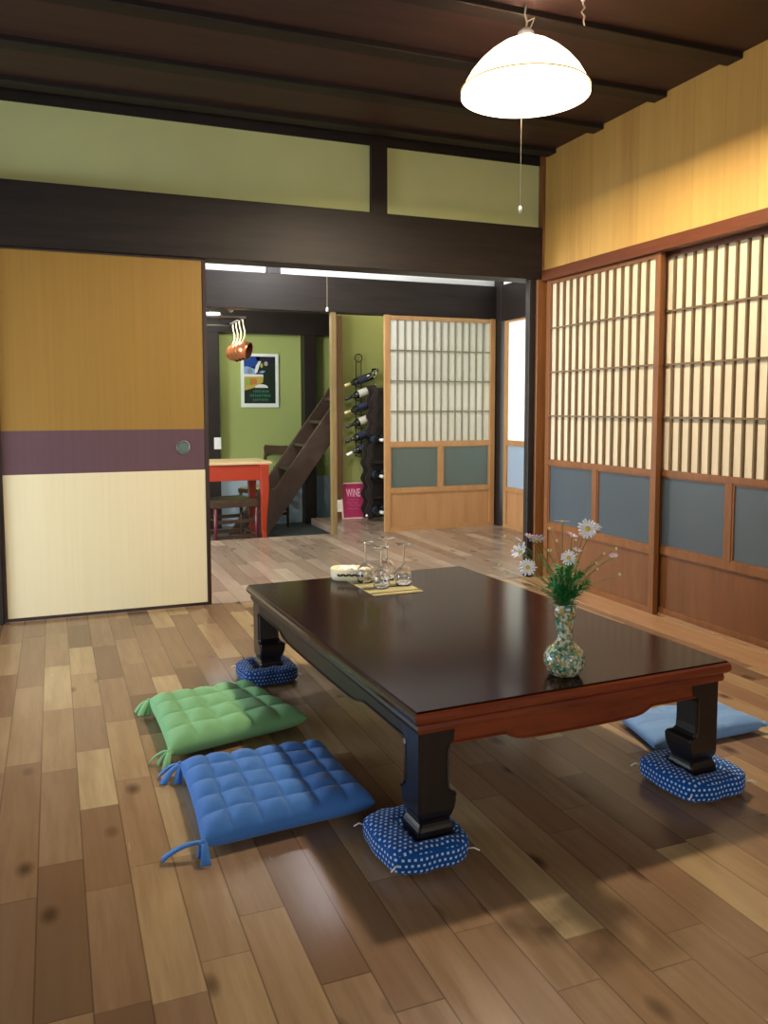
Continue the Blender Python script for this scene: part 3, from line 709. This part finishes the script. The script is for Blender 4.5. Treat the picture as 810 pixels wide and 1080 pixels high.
def sprig(label, tip, mat, n=46, L=.030, wid=.0011, start=.12, group='feathery green sprigs in the vase'):
    base = VB+Vector((random.uniform(-.008, .008), random.uniform(-.008, .008), -.015)); o = thing('leafy_sprig', label, 'foliage', base, 0, group)
    q = Vector(tip)-base; pts = bend(Vector((0, 0, 0)), q, 12); G().tube(pts, .0010, 5).build('stem', M['stem'], o, True)
    g = G()
    for k in range(n):
        s_ = start+(1-start)*k/n; i = min(int(s_*12), 11); fr = s_*12-i; p = pts[i].lerp(pts[i+1], fr); tn = (pts[i+1]-pts[i]).normalized()
        a = random.uniform(0, 2*pi); side = (tn.orthogonal().normalized()); side.rotate(Matrix.Rotation(a, 3, tn))
        dr = (side*random.uniform(.6, 1)+tn*random.uniform(.3, .9)).normalized(); l_ = L*random.uniform(.5, 1.1)*(1.1-.5*s_)
        m_ = p+dr*l_*.6; e = p+dr*l_+Vector((0, 0, -.15*l_)); w_ = wid*random.uniform(.8, 1.5)
        nn = dr.cross(tn).normalized()*w_; th = Vector((0, 0, .0004))
        g.loft([[p-nn*.4, p+th, p+nn*.4], [m_-nn, m_+th, m_+nn], [e-nn*.1, e+th*.2, e+nn*.1]])
    g.build('leaves', mat, o)
    return o
sp = [((1.150, 1.715, .625), 'leaf', 'bright green feathery sprig in the middle of the vase'), ((1.172, 1.70, .640), 'leaf', 'bright green feathery sprig right behind the centre daisy'),
      ((1.200, 1.70, .610), 'leaf', 'bright green sprig leaning right'), ((1.145, 1.74, .600), 'leaf', 'bright green sprig leaning back left'),
      ((1.212, 1.69, .585), 'leaf', 'short bright green sprig at the right lip of the vase'), ((1.130, 1.71, .585), 'leaf', 'short bright green sprig over the left lip of the vase'),
      ((1.105, 1.76, .665), 'sage', 'sage green sprig among the left flowers'), ((1.120, 1.75, .640), 'sage', 'sage green sprig left of centre'),
      ((1.075, 1.77, .585), 'sage', 'sage green sprig hanging low on the left'), ((1.10, 1.76, .605), 'sage', 'sage green sprig pointing left'),
      ((1.180, 1.71, .675), 'sage', 'thin sage sprig rising behind the pink flower'), ((1.235, 1.68, .640), 'sage', 'thin sage sprig leaning far right')]
for i, (tp, mt_, lb) in enumerate(sp):
    L_ = .046 if mt_ == 'leaf' else .026
    sprig(lb, tp, M[mt_], 120 if mt_ == 'leaf' else (60 if i < 10 else 26), L_, .0019 if mt_ == 'leaf' else .0010)
# short broad blades round the lip
# bamboo mat
mat_o = thing('bamboo_mat', 'slatted bamboo place mat under the upturned glasses', 'place mat', (1.128, 2.853, TH), .02)
g = G()
for k in range(46):
    x = -.095+.19*k/45; g.tube([(x, -.16+random.uniform(-.003, .003), .0022), (x, .16+random.uniform(-.003, .003), .0022)], .00165, 6)
g.build('slats', M['bamboo'], mat_o, True)
for y in (-.13, -.05, .05, .13):
    G().box(-.098, .098, y-.002, y+.002, .0035, .0052).build('yarn', M['brown_yarn'], mat_o)
# glasses, upturned
def wine_glass():
    o = thing('stemmed_glass', '', 'glass', (0, 0, 0), 0, 'upturned stemmed glasses on the bamboo mat')
    # upside down: rim at the bottom, foot on top
    bowl_o = [(.0290, 0), (.0325, .018), (.0335, .034), (.0300, .050), (.0200, .064), (.0080, .071), (.0038, .077)]
    bowl_i = [(.0020, .0735), (.0070, .069), (.0185, .0625), (.0285, .049), (.0322, .034), (.0313, .018), (.0278, 0)]
    G().lathe(bowl_i[::-1]+[(0, .0725)], seg=32)
    g = G(); g.lathe([(0, .0745)]+bowl_i+bowl_o+[(.0036, .0772)], seg=32); g.build('bowl', M['clear'], o, True)
    G().lathe([(.0038, .0755), (.0033, .085), (.0030, .110), (.0033, .135), (.0045, .144)], seg=16).build('stem', M['clear'], o, True)
    G().lathe([(.0045, .1435), (.012, .1475), (.0275, .1505), (.0300, .152), (.0295, .1535), (.0, .1545)], seg=32).build('foot', M['clear'], o, True)
    return o
w0 = wine_glass()
for i, (x, y, s_, lab) in enumerate(((1.085, 2.915, 1.0, 'upturned stemmed glass at the back left, nearest the cream box'), (1.105, 2.800, .98, 'upturned stemmed glass at the front left of the mat'),
        (1.178, 2.930, 1.05, 'tallest upturned stemmed glass at the back right of the mat'), (1.200, 2.815, 1.0, 'upturned stemmed glass at the front right of the mat'))):
    o = w0 if i == 0 else copy_tree(w0)
    o.location = (x, y, TH+.0052); o.scale = (s_, s_, s_); o['label'] = lab
# cream box with towels
bx_o = thing('cream_tray', 'ivory oval dish with black leaf motif behind the mat', 'dish', (1.06, 3.0, TH), -.45)
def oval(a, b_, z, n=40, p=3.2):
    return [(a*abs(cos(q))**(2/p)*(1 if cos(q) > 0 else -1), b_*abs(sin(q))**(2/p)*(1 if sin(q) > 0 else -1), z) for q in [2*pi*k/n for k in range(n)]]
G().loft([oval(.072, .042, 0), oval(.078, .048, .006), oval(.082, .052, .024), oval(.080, .050, .026), oval(.083, .053, .045), oval(.080, .050, .047), oval(.075, .045, .044), oval(.070, .040, .008)]).build('dish_body', M['ivory'], bx_o, True)
g = G()
for k in range(9):
    x = -.045+k*.0112; mt = Matrix.Rotation(.6*(-1)**k, 4, 'Y'); g.ball((x, -.0512, .026), .0075, .0020, .0045, 8, mt)
g.build('leaf_motif', M['black_motif'], bx_o, True)
for i, (x, y, z, lab) in enumerate(((-.035, .0, .044, 'white rolled towel at the left in the ivory dish'), (.0, .0, .046, 'white rolled towel in the middle of the ivory dish'), (.036, .0, .045, 'white rolled towel at the right in the ivory dish'))):
    c_, s_ = cos(-.45), sin(-.45); wx, wy = 1.06+x*c_-y*s_, 3.0+x*s_+y*c_
    tw = thing('rolled_towel', lab, 'towel', (wx, wy, TH+z-.027), -.45, 'rolled towels in the dish')
    g = G(); rings = []
    for k in range(9):
        q = -.038+.076*k/8; rr = .0165*(1-.12*abs(k-4)/4)
        rings.append([(cos(a)*rr*(1.05), q, .018+sin(a)*rr*.95) for a in [2*pi*j/16 for j in range(16)]])
    g.loft(rings); g.build('towel_roll', M['towel'], tw, True)
    g = G(); sp_ = [(.0165*(1-k/40)*cos(k*.5), -.0385, .018+.0155*(1-k/40)*sin(k*.5)) for k in range(34)]; g.tube(sp_, .0011, 5); g.build('rolled_end', M['towel'], tw, True)

# ------------------------------------------------------------------ pendant lamp
LX, LY = 1.655, 2.74
lamp = thing('pendant_lamp', 'bright glowing glass pendant lamp hanging above the table', 'lamp', (LX, LY, 2.165))
prof = [(.236, 0), (.234, .018), (.222, .045), (.200, .082), (.170, .118), (.135, .150), (.095, .178), (.055, .198), (.032, .207)]
G().lathe(prof+[(a-.004, b-.004) for a, b in prof[::-1][1:-1]]+[(.231, 0)], seg=56, close=True).build('lamp_shade', M['shade'], lamp, True)
G().lathe([(.2355, .020), (.2378, .020), (.2378, .024), (.2355, .024)], seg=56, close=True).build('shade_band', M['rim'], lamp, True)
G().ball((0, 0, .052), .034, .034, .042, 20).build('light_bulb', M['bulb'], lamp, True)
G().lathe([(0, .15), (.02, .15), (.022, .19), (.030, .205), (.030, .225), (.014, .24), (0, .242)], seg=24).build('lamp_socket', M['white_pl'], lamp, True)
G().tube([(0, 0, .24), (.004, .0, .262), (-.004, .002, .29), (0, 0, CZ-2.165)], .0035, 8).build('lamp_cord', M['cordm'], lamp, True)
G().tube([(.0, 0, .262), (.03, -.01, .278), (.022, 0, .252), (.01, 0, .235)], .003, 6).build('cord_loop', M['cordm'], lamp, True)
pc = G().tube([(-.012, .005, .19), (-.012, .005, .05), (-.013, .005, -.40)], .0013, 6).build('pull_cord', M['cordm'], lamp, True)
G().lathe([(0, -.422), (.0055, -.42), (.0065, -.41), (.004, -.398), (0, -.396)], (-.013, .005, 0), 12).build('pull_toggle', M['white_pl'], pc, True)
hk = thing('ceiling_hook', 'small white cord hook with dangling cord end on the ceiling joist right of the lamp', 'hook', (1.825, 2.63, CZ))
G().lathe([(0, 0), (.008, 0), (.008, -.006), (.003, -.008), (.003, -.02), (0, -.02)], seg=12).build('hook_base', M['white_pl'], hk, True)
G().tube([(0, 0, -.018), (.008, 0, -.03), (-.004, .003, -.045), (.008, 0, -.06), (.004, 0, -.078), (.009, 0, -.092)], [.003, .004, .003, .004, .003, .0025], 8).build('cord_end', M['cordm'], hk, True)
# pull switch of the far room's own light
fl = thing('pull_string', 'thin pull string with white toggle hanging in the far room', 'pull cord', (1.709, 5.3, 1.655))
G().tube([(0, 0, .012), (0, 0, .812)], .0015, 6).build('string', M['cordm'], fl, True)
G().lathe([(0, 0), (.008, 0), (.009, .012), (.006, .028), (0, .03)], seg=14).build('pull_toggle', M['white_pl'], fl, True)

cl = thing('ceiling_lamp', 'round white ceiling lamp of the far room above its pull string', 'lamp', (1.709, 5.3, 2.47))
G().lathe([(0, .05), (.17, .05), (.18, .03), (.17, 0), (0, -.005)], seg=40).build('lamp_cover', emit('glowing_lamp_cover', 'fffdf6', 3), cl, True)
# ------------------------------------------------------------------ kitchen
KZ = -.20
kt = thing('kitchen_table', 'orange-red painted table with a pale wooden top', 'table', (1.09, 7.03, KZ))
G().box(-.62, .60, -.26, .26, .752, .775, .004).build('table_top', M['pale_top'], kt)
for y in (-.235, .215): G().box(-.56, .54, y, y+.02, .62, .752).build('apron', M['orange'], kt)
for x in (-.56, .52): G().box(x, x+.02, -.215, .215, .62, .752).build('apron', M['orange'], kt)
def cab_leg(sx, sy):
    g = G(); rings = []
    for z, off, w in ((.752, 0, .072), (.62, 0, .072), (.60, -.002, .070), (.50, -.004, .062), (.35, .002, .050), (.20, .006, .040), (.08, -.006, .036), (.02, -.018, .042), (0, -.020, .040)):
        cx, cy = sx*(.535-off*1.0), sy*(.235-off)
        rings.append([(cx-w/2, cy-w/2, z), (cx+w/2, cy-w/2, z), (cx+w/2, cy+w/2, z), (cx-w/2, cy+w/2, z)])
    return g.loft(rings)
for sx in (-1, 1):
    for sy in (-1, 1): cab_leg(sx, sy).build('leg', M['orange'], kt, bevel=.006)
def chair(label, x, y, rz, legmat, back=True, name='dining_chair', cat='chair', group=None):
    o = thing(name, label, cat, (x, y, KZ), rz, group)
    G().box(-.19, .19, -.19, .19, .43, .455, .006).build('seat', M['seatw'] if back else M['chairw'], o)  # stool seat goes dark: shade under the table is put into its colour
    g = G(); g.box(-.2, .2, -.2, -.18, .395, .44); g.box(-.2, .2, .18, .2, .395, .44); g.box(-.2, -.18, -.18, .18, .395, .44); g.box(.18, .2, -.18, .18, .395, .44); g.build('seat_frame', M['chairw'], o)
    for sx in (-1, 1):
        G().tube([(sx*.18, -.18, 0), (sx*.18, -.18, .44)], [.014, .018], 8).build('leg', legmat, o, True)
        if back: G().tube([(sx*.18, .19, 0), (sx*.18, .18, .43), (sx*.165, .20, .70), (sx*.155, .225, .87)], [.015, .018, .017, .015], 8).build('leg', M['chairw'], o, True)
        else: G().tube([(sx*.18, .18, 0), (sx*.18, .18, .44)], [.014, .018], 8).build('leg', M['chairw'], o, True)
        for z in (.16, .29): G().tube([(sx*.18, -.18, z), (sx*.18, .18, z)], .008, 6).build('stretcher', M['chairw'], o, True)
    for z in (.13, .26):
        for y_ in (-.18, .18): G().box(-.18, .18, y_-.006, y_+.006, z, z+.03).build('stretcher', M['chairw'], o)
    if back:
        g = G(); g.prism([(-.165, .76), (-.10, .80), (.10, .80), (.165, .76), (.175, .87), (.155, .90), (.10, .895), (-.10, .895), (-.155, .90), (-.175, .87)], .205, .228, 'y'); g.build('top_rail', M['chairw'], o)
        G().box(-.03, .03, .195, .210, .52, .66).build('splat', M['chairw'], o)
        G().box(-.165, .165, .192, .208, .50, .55).build('back_rail', M['chairw'], o)
    if back: o.scale = (.92, .92, .93)
    return o
chair('dark wooden chair with an arched back standing beyond the orange table', 1.975, 8.26, -.95, M['chairw'])
chair('dark wooden stool with a shade-dark seat and a red leg under the orange table', 1.37, 7.02, .15, M['redw'], False, 'wooden_stool', 'stool')
# stairs
X0 = 1.87; SLP = 1.364
st = thing('staircase', 'steep dark wooden ladder staircase behind the orange table', 'stairs', (X0, 7.70, KZ))
def sl(X): return -.081+SLP*(X-X0)          # lower edge of the stringer, world z
def stringer(y0, y1):
    g = G(); a = X0+(KZ+.081)/SLP; b2 = X0+(KZ+.081-.335)/SLP
    pts = [(a, KZ), (3.3, sl(3.3)), (3.3, sl(3.3)+.335), (b2, KZ)]
    return g.prism([(p[0]-X0, p[1]-KZ) for p in pts], y0-7.70, y1-7.70, 'y')
stringer(7.45, 7.49).build('stringer', M['stairw'], st, bevel=.004)
stringer(7.92, 7.96).build('stringer', M['stairw'], st, bevel=.004)
for zt in [.02, .24, .46, .68, .90, 1.12, 1.34, 1.56, 1.78, 2.0]:
    xc = X0+(zt+.081-.17)/SLP
    G().box(xc-X0-.11, xc-X0+.12, -.212, .222, zt-KZ-.03, zt-KZ, .003).build('tread', M['stairw'], st)
# poster
ps = thing('framed_poster', 'white framed poster with blue sky and dark green lettering on the green wall', 'poster', (2.0, 8.5, 1.027))
W_, H_ = .392, .552
g = G(); b_ = .030
for q in ((-W_/2, W_/2, 0, b_+.01), (-W_/2, W_/2, H_-b_, H_), (-W_/2, -W_/2+b_, b_+.01, H_-b_), (W_/2-b_, W_/2, b_+.01, H_-b_)): g.box(q[0], q[1], -.025, 0, q[2], q[3])
g.build('picture_frame', M['framew'], ps)
names = ['pt_dark', 'pt_blue', 'pt_navy', 'pt_sky', 'pt_white', 'pt_yellow', 'pt_green', 'pt_lime', 'pt_pink', 'pt_grey', 'pt_orange']
g = G(); yy = -.012
# u,v in 0..1 of the sheet -> world
def UV(u, v): return (-W_/2+b_+(W_-2*b_)*u, b_+.01+(H_-2*b_-.01)*v)
def shape(pts, mname, lay):
    g.mi = names.index(mname); P_ = [UV(*p) for p in pts]; g.prism(P_, yy-.0008*lay, yy-.0008*lay+.0006, 'y')
def ell(cx, cy, a, b2, n=18, r0=0, r1=2*pi): return [(cx+a*cos(r0+(r1-r0)*i/n), cy+b2*sin(r0+(r1-r0)*i/n)) for i in range(n if r1-r0 > 6 else n+1)]
shape([(0, 0), (1, 0), (1, 1), (0, 1)], 'pt_dark', 0)
shape([(0, .72), (.38, .80), (.55, 1), (0, 1)], 'pt_blue', 1); shape([(.4, .92), (1, .88), (1, 1), (.4, 1)], 'pt_navy', 1)
shape([(0, .62), (.34, .62), (.36, .73), (.1, .79), (0, .78)], 'pt_sky', 2)
shape(ell(.19, .68, .085, .07), 'pt_grey', 3)
shape([(.0, .565), (.62, .575), (.60, .62), (0, .625)], 'pt_white', 4); shape([(0, .27), (.30, .33), (.60, .45), (.62, .575), (0, .565)], 'pt_yellow', 4)
shape([(.18, .38), (.42, .42), (.40, .53), (.2, .54)], 'pt_orange', 5); shape([(.06, .36), (.2, .40), (.2, .52), (.06, .54)], 'pt_lime', 5)
shape([(.35, .63), (.42, .66), (.52, .86), (.55, .90), (.47, .90), (.38, .80), (.34, .70)], 'pt_white', 5)
shape(ell(.56, .81, .045, .05), 'pt_lime', 5); shape(ell(.70, .85, .06, .05), 'pt_pink', 5); shape([(.46, .66), (.60, .65), (.68, .69), (.58, .70)], 'pt_sky', 5)
shape(ell(.55, .335, .21, .075, 16, 0, pi), 'pt_white', 6)
rnd = random.Random(3)
for (v, x0, x1, hh) in ((.255, .30, .76, .055), (.165, .18, .82, .06), (.075, .28, .74, .05)):
    x = x0
    while x < x1:
        w_ = .038
        typ = rnd.randint(0, 2)
        shape([(x, v-hh/2), (x+.014, v-hh/2), (x+.014, v+hh/2), (x, v+hh/2)], 'pt_green', 6)
        if typ: shape([(x+.014, v-.010), (x+w_, v-.010), (x+w_, v+.008), (x+.014, v+.008)], 'pt_green', 6)
        if typ != 1: shape([(x+.012, v+hh/2-.014), (x+w_, v+hh/2-.014), (x+w_, v+hh/2), (x+.012, v+hh/2)], 'pt_green', 6)
        x += .056
g.build('print_sheet', [M[n_] for n_ in names], ps)
# switch and outlet
sw = thing('light_switch', 'small white wall switch on the dark kitchen post', 'switch', (1.530, 8.36, .607))
G().box(-.035, .035, -.012, 0, 0, .118, .003).build('switch_plate', M['white_pl'], sw); G().box(-.012, .012, -.018, -.012, .035, .083, .002).build('rocker', M['white_pl'], sw)
ou = thing('wall_outlet', 'white wall outlet low on the brown post left of the pink sign', 'outlet', (2.405, 7.16, .07))
G().box(-.030, .030, -.010, 0, 0, .11, .003).build('outlet_plate', M['white_pl'], ou); G().box(-.012, .012, -.012, -.010, .03, .08).build('socket_face', M['ivory'], ou)
# pot rack and pans
pr = thing('pot_rack', 'dark iron hanging rack under the kitchen beam', 'rack', (1.20, 7.0, 1.745))
for (a, b2) in (((.257, -.34, 0), (.257, .36, 0)), ((-.30, -.34, 0), (-.30, .36, 0)), ((-.30, -.34, 0), (.257, -.34, 0)), ((-.30, .36, 0), (.257, .36, 0))):
    G().tube([a, b2], .010, 8).build('rack_bar', M['steel'], pr, True)
for (x, y) in ((.17, -.20), (-.22, -.2), (.17, .25), (-.22, .25)):
    G().tube([(x, y, .0), (x, y, .615)], .004, 6).build('hanger_rod', M['iron'], pr, True)
for y in (-.2, .25): G().tube([(-.3, y, 0), (.257, y, 0)], .007, 6).build('cross_bar', M['iron'], pr, True)
G().lathe([(.045, .09), (.04, .085), (.006, .05), (0, .05)], (.17, -.2, 0), 16).build('hanger_cup', M['steel'], pr, True)
kl = thing('kitchen_lamp', 'small white lamp showing at the left edge of the doorway', 'lamp', (1.20, 6.80, 1.765))
G().box(-.10, .085, -.03, .03, 0, .022, .006).build('lamp_housing', M['white_pl'], kl)
G().box(-.095, .078, -.025, .025, -.006, 0).build('lamp_tube', emit('glowing_tube', 'fff8ea', 6), kl)
G().tube([(-.01, 0, .022), (-.01, 0, .60)], .006, 8).build('lamp_rod', M['iron'], kl, True)
pan0 = None
for i, lab in enumerate(('nearest copper saucepan, its dark inside showing', 'second copper saucepan from the front of the rack', 'third copper saucepan from the front of the rack', 'farthest copper saucepan on the rack')):
    if pan0 is None:
        pan0 = thing('copper_saucepan', lab, 'saucepan', (0, 0, 0), 0, 'copper saucepans on the rack')
        mt = Matrix.Rotation(.95, 4, 'Z') @ Matrix.Rotation(pi/2+.25, 4, 'X')      # opening turned towards the room
        c_ = Vector((.005, 0, -.235))
        G().lathe([(0, -.045), (.058, -.045), (.066, -.038), (.070, .045), (.068, .046), (.0645, .044)], c_, 36, mt).build('pan_body', M['copper'], pan0, True)
        G().lathe([(.0645, .044), (.061, -.034), (.055, -.040), (0, -.040)], c_, 36, mt).build('pan_inside', M['copper_in'], pan0, True)
        G().tube([(0, 0, .008), (0, 0, -.03), (.012, 0, -.08), (.014, 0, -.12), (.0, 0, -.155), (-.012, 0, -.172)], [.005, .006, .008, .009, .008, .010], 8, flat=.6).build('handle', M['brass'], pan0, True)
        o = pan0
    else: o = copy_tree(pan0); o['label'] = lab
    o.location = (1.457+.0*i, 6.74+i*.135, 1.728)
# stacked wine alcove: iron rack on the wall
ir = thing('iron_bottle_rack', 'tall black iron bottle rack with a ring at its top on the green wall', 'rack', (2.625, 7.215, .58))
for x in (-.026, .026): G().tube([(x, 0, 0), (x, 0, .86)], .005, 8).build('upright', M['iron'], ir, True)
G().tube([(.036*cos(a), 0, .895+.036*sin(a)) for a in [2*pi*k/20 for k in range(21)]], .005, 8).build('ring', M['iron'], ir, True)
for k in range(6): G().tube([(-.05, -.02, .645-k*.128), (0, -.055, .625-k*.128), (.05, -.02, .645-k*.128)], .004, 6).build('bottle_cradle', M['iron'], ir, True)
def bottle(label, group, foil):
    o = thing('wine_bottle', label, 'bottle', (0, 0, 0), 0, group)
    G().lathe([(0, 0), (.034, 0), (.037, .004), (.037, .175), (.034, .195), (.020, .218), (.0145, .230), (.0140, .255)], seg=24).build('bottle_body', M['bottle'], o, True)
    G().lathe([(.0376, .075), (.0376, .17)], seg=24).build('bottle_label', M['label_k'], o, True)
    G().lathe([(.0150, .240), (.0152, .298), (.0, .299)], seg=16).build('foil', M[foil], o, True)
    return o
b0 = bottle('', 'bottles on the iron wall rack', 'foil_g')
labs = ['highest bottle on the iron wall rack, its gold neck pointing left', 'second bottle down on the iron wall rack, dark neck and grey label', 'third bottle down on the iron wall rack, gold foil neck',
        'fourth bottle down on the iron wall rack, dark neck', 'fifth bottle down on the iron wall rack, dark neck', 'lowest bottle on the iron wall rack, silver foil neck']
for i, (x, z) in enumerate(((2.468, 1.218), (2.474, 1.098), (2.466, .970), (2.482, .846), (2.474, .712), (2.484, .590))):
    o = b0 if i == 0 else copy_tree(b0); o['label'] = labs[i]
    dirv = Vector((-.86, -.03, -.30 if i != 5 else -.34)).normalized(); tip = Vector((x, 7.15, z))
    o.location = tip-dirv*.298; o.rotation_euler = dirv.to_track_quat('Z', 'Y').to_euler()
    fm = ['foil_g', 'foil_k', 'foil_g', 'foil_k', 'foil_k', 'foil_s'][i]
    for ch in o.children:
        if ch.name.startswith('foil'): ch.data = ch.data.copy(); ch.data.materials[0] = M[fm]; ch['label'] = {'foil_g': 'gold neck foil', 'foil_k': 'black neck foil', 'foil_s': 'silver neck foil'}[fm]
        if ch.name.startswith('bottle_label') and i in (1, 3): ch.data = ch.data.copy(); ch.data.materials[0] = M['label_w']; ch['label'] = 'pale grey paper label'
# wooden scalloped rack on the floor
wr = thing('wooden_wine_rack', 'dark wooden wine rack with wavy edges beside the pink sign', 'rack', (2.85, 6.99, 0))
def bs(z): return (-.255 if z < .62 else (-.255+(z-.62)/.10*.055 if z < .72 else -.20))+.014*sin(z*2*pi/.14)
def wavy(y0, y1, wid):
    g = G()
    g.loft([[(bs(z), y0, z), (bs(z)+wid, y0, z), (bs(z)+wid, y1, z), (bs(z), y1, z)] for z in [.02+1.2*k/60 for k in range(61)]])
    return g
wavy(-.07, -.05, .045).build('front_upright', M['rackw'], wr)
wavy(.05, .07, .045).build('rear_upright', M['rackw'], wr)
G().box(.22, .28, -.07, -.05, 0, 1.22).build('front_upright', M['rackw'], wr)
G().box(.22, .28, .05, .07, 0, 1.22).build('rear_upright', M['rackw'], wr)
G().box(-.19, .24, .045, .05, .02, 1.2).build('back_panel', M['rackw'], wr)
for z in (.06, .22, .38, .54, .70, .86, 1.02, 1.19):
    G().box(-.225 if z < .64 else -.17, .24, -.05, .05, z-.02, z).build('shelf', M['rackw'], wr)
G().ball((-.262, -.075, .055), .011).build('foot_knob', M['white_pl'], wr, True)
b1 = bottle('', 'bottles lying in the wooden rack', 'foil_k')
first = True
for z, nm in [(.06, 'bottom shelf'), (.38, 'third shelf'), (.70, 'fifth shelf')]:
    for j, x in enumerate((2.675, 2.755)):
        o = b1 if first else copy_tree(b1); first = False
        o['label'] = 'dark wine bottle lying on the %s of the wooden rack, %s one' % (nm, ['left', 'right'][j])
        o.location = (x, 7.03, z+.0375); o.rotation_euler = (pi/2, 0, 0)
        for ch in o.children:
            if ch.name.startswith('foil'): ch.data = ch.data.copy(); ch.data.materials[0] = M['foil_s' if j == 0 else 'foil_g']; ch['label'] = ['silver neck foil', 'gold neck foil'][j]
gl = thing('glass_ornament', 'small clear glass standing on top of the wooden wine rack', 'glass', (2.70, 6.99, 1.22))
G().lathe([(0, 0), (.028, 0), (.028, .004), (.005, .01), (.004, .06), (.02, .075), (.034, .11), (.030, .15), (.028, .15), (.031, .11), (.018, .078), (0, .07)], seg=24).build('glass_body', M['clear'], gl, True)
# pink sign
sg = thing('wine_sign', 'pink framed sign reading WINE leaning on the green wall', 'sign', (2.555, 7.14, .0))
sg.rotation_euler = (-.20, 0, 0)
SW, SH = .245, .335
g = G(); b_ = .012
for q in ((-SW/2, SW/2, 0, b_), (-SW/2, SW/2, SH-b_, SH), (-SW/2, -SW/2+b_, b_, SH-b_), (SW/2-b_, SW/2, b_, SH-b_)): g.box(q[0], q[1], -.018, 0, q[2], q[3])
g.build('sign_frame', M['rosew'], sg)
G().box(-SW/2+b_, SW/2-b_, -.010, -.004, b_, SH-b_).build('sign_card', M['pink'], sg)
def text(body, size, sx, loc, mat, parent, name='lettering'):
    cu = bpy.data.curves.new(name, 'FONT'); cu.body = body; cu.size = size; cu.align_x = 'CENTER'; cu.extrude = .0006; cu.offset = size*.012
    to = bpy.data.objects.new('tmp', cu); C.objects.link(to); bpy.context.view_layer.update()
    me = bpy.data.meshes.new_from_object(to.evaluated_get(bpy.context.evaluated_depsgraph_get())); bpy.data.objects.remove(to)
    me.materials.clear(); me.materials.append(mat); o = bpy.data.objects.new(name, me); C.objects.link(o); o.parent = parent
    o.location = loc; o.rotation_euler = (pi/2, 0, 0); o.scale = (sx, 1, 1); return o
text('WINE', .105, .50, (.0, -.0115, .205), M['pink_t'], sg)
g = G()
for (z, a, b2) in ((.175, -.06, .05), (.150, -.07, .035), (.125, -.05, .06), (.095, -.06, .04)):
    n = 22; g.tube([(a+(b2-a)*k/n, -.0115, z+.009*sin(k*1.7)+.004*sin(k*.6)) for k in range(n+1)], .0016, 5)
g.build('handwriting', M['pink_d'], sg)
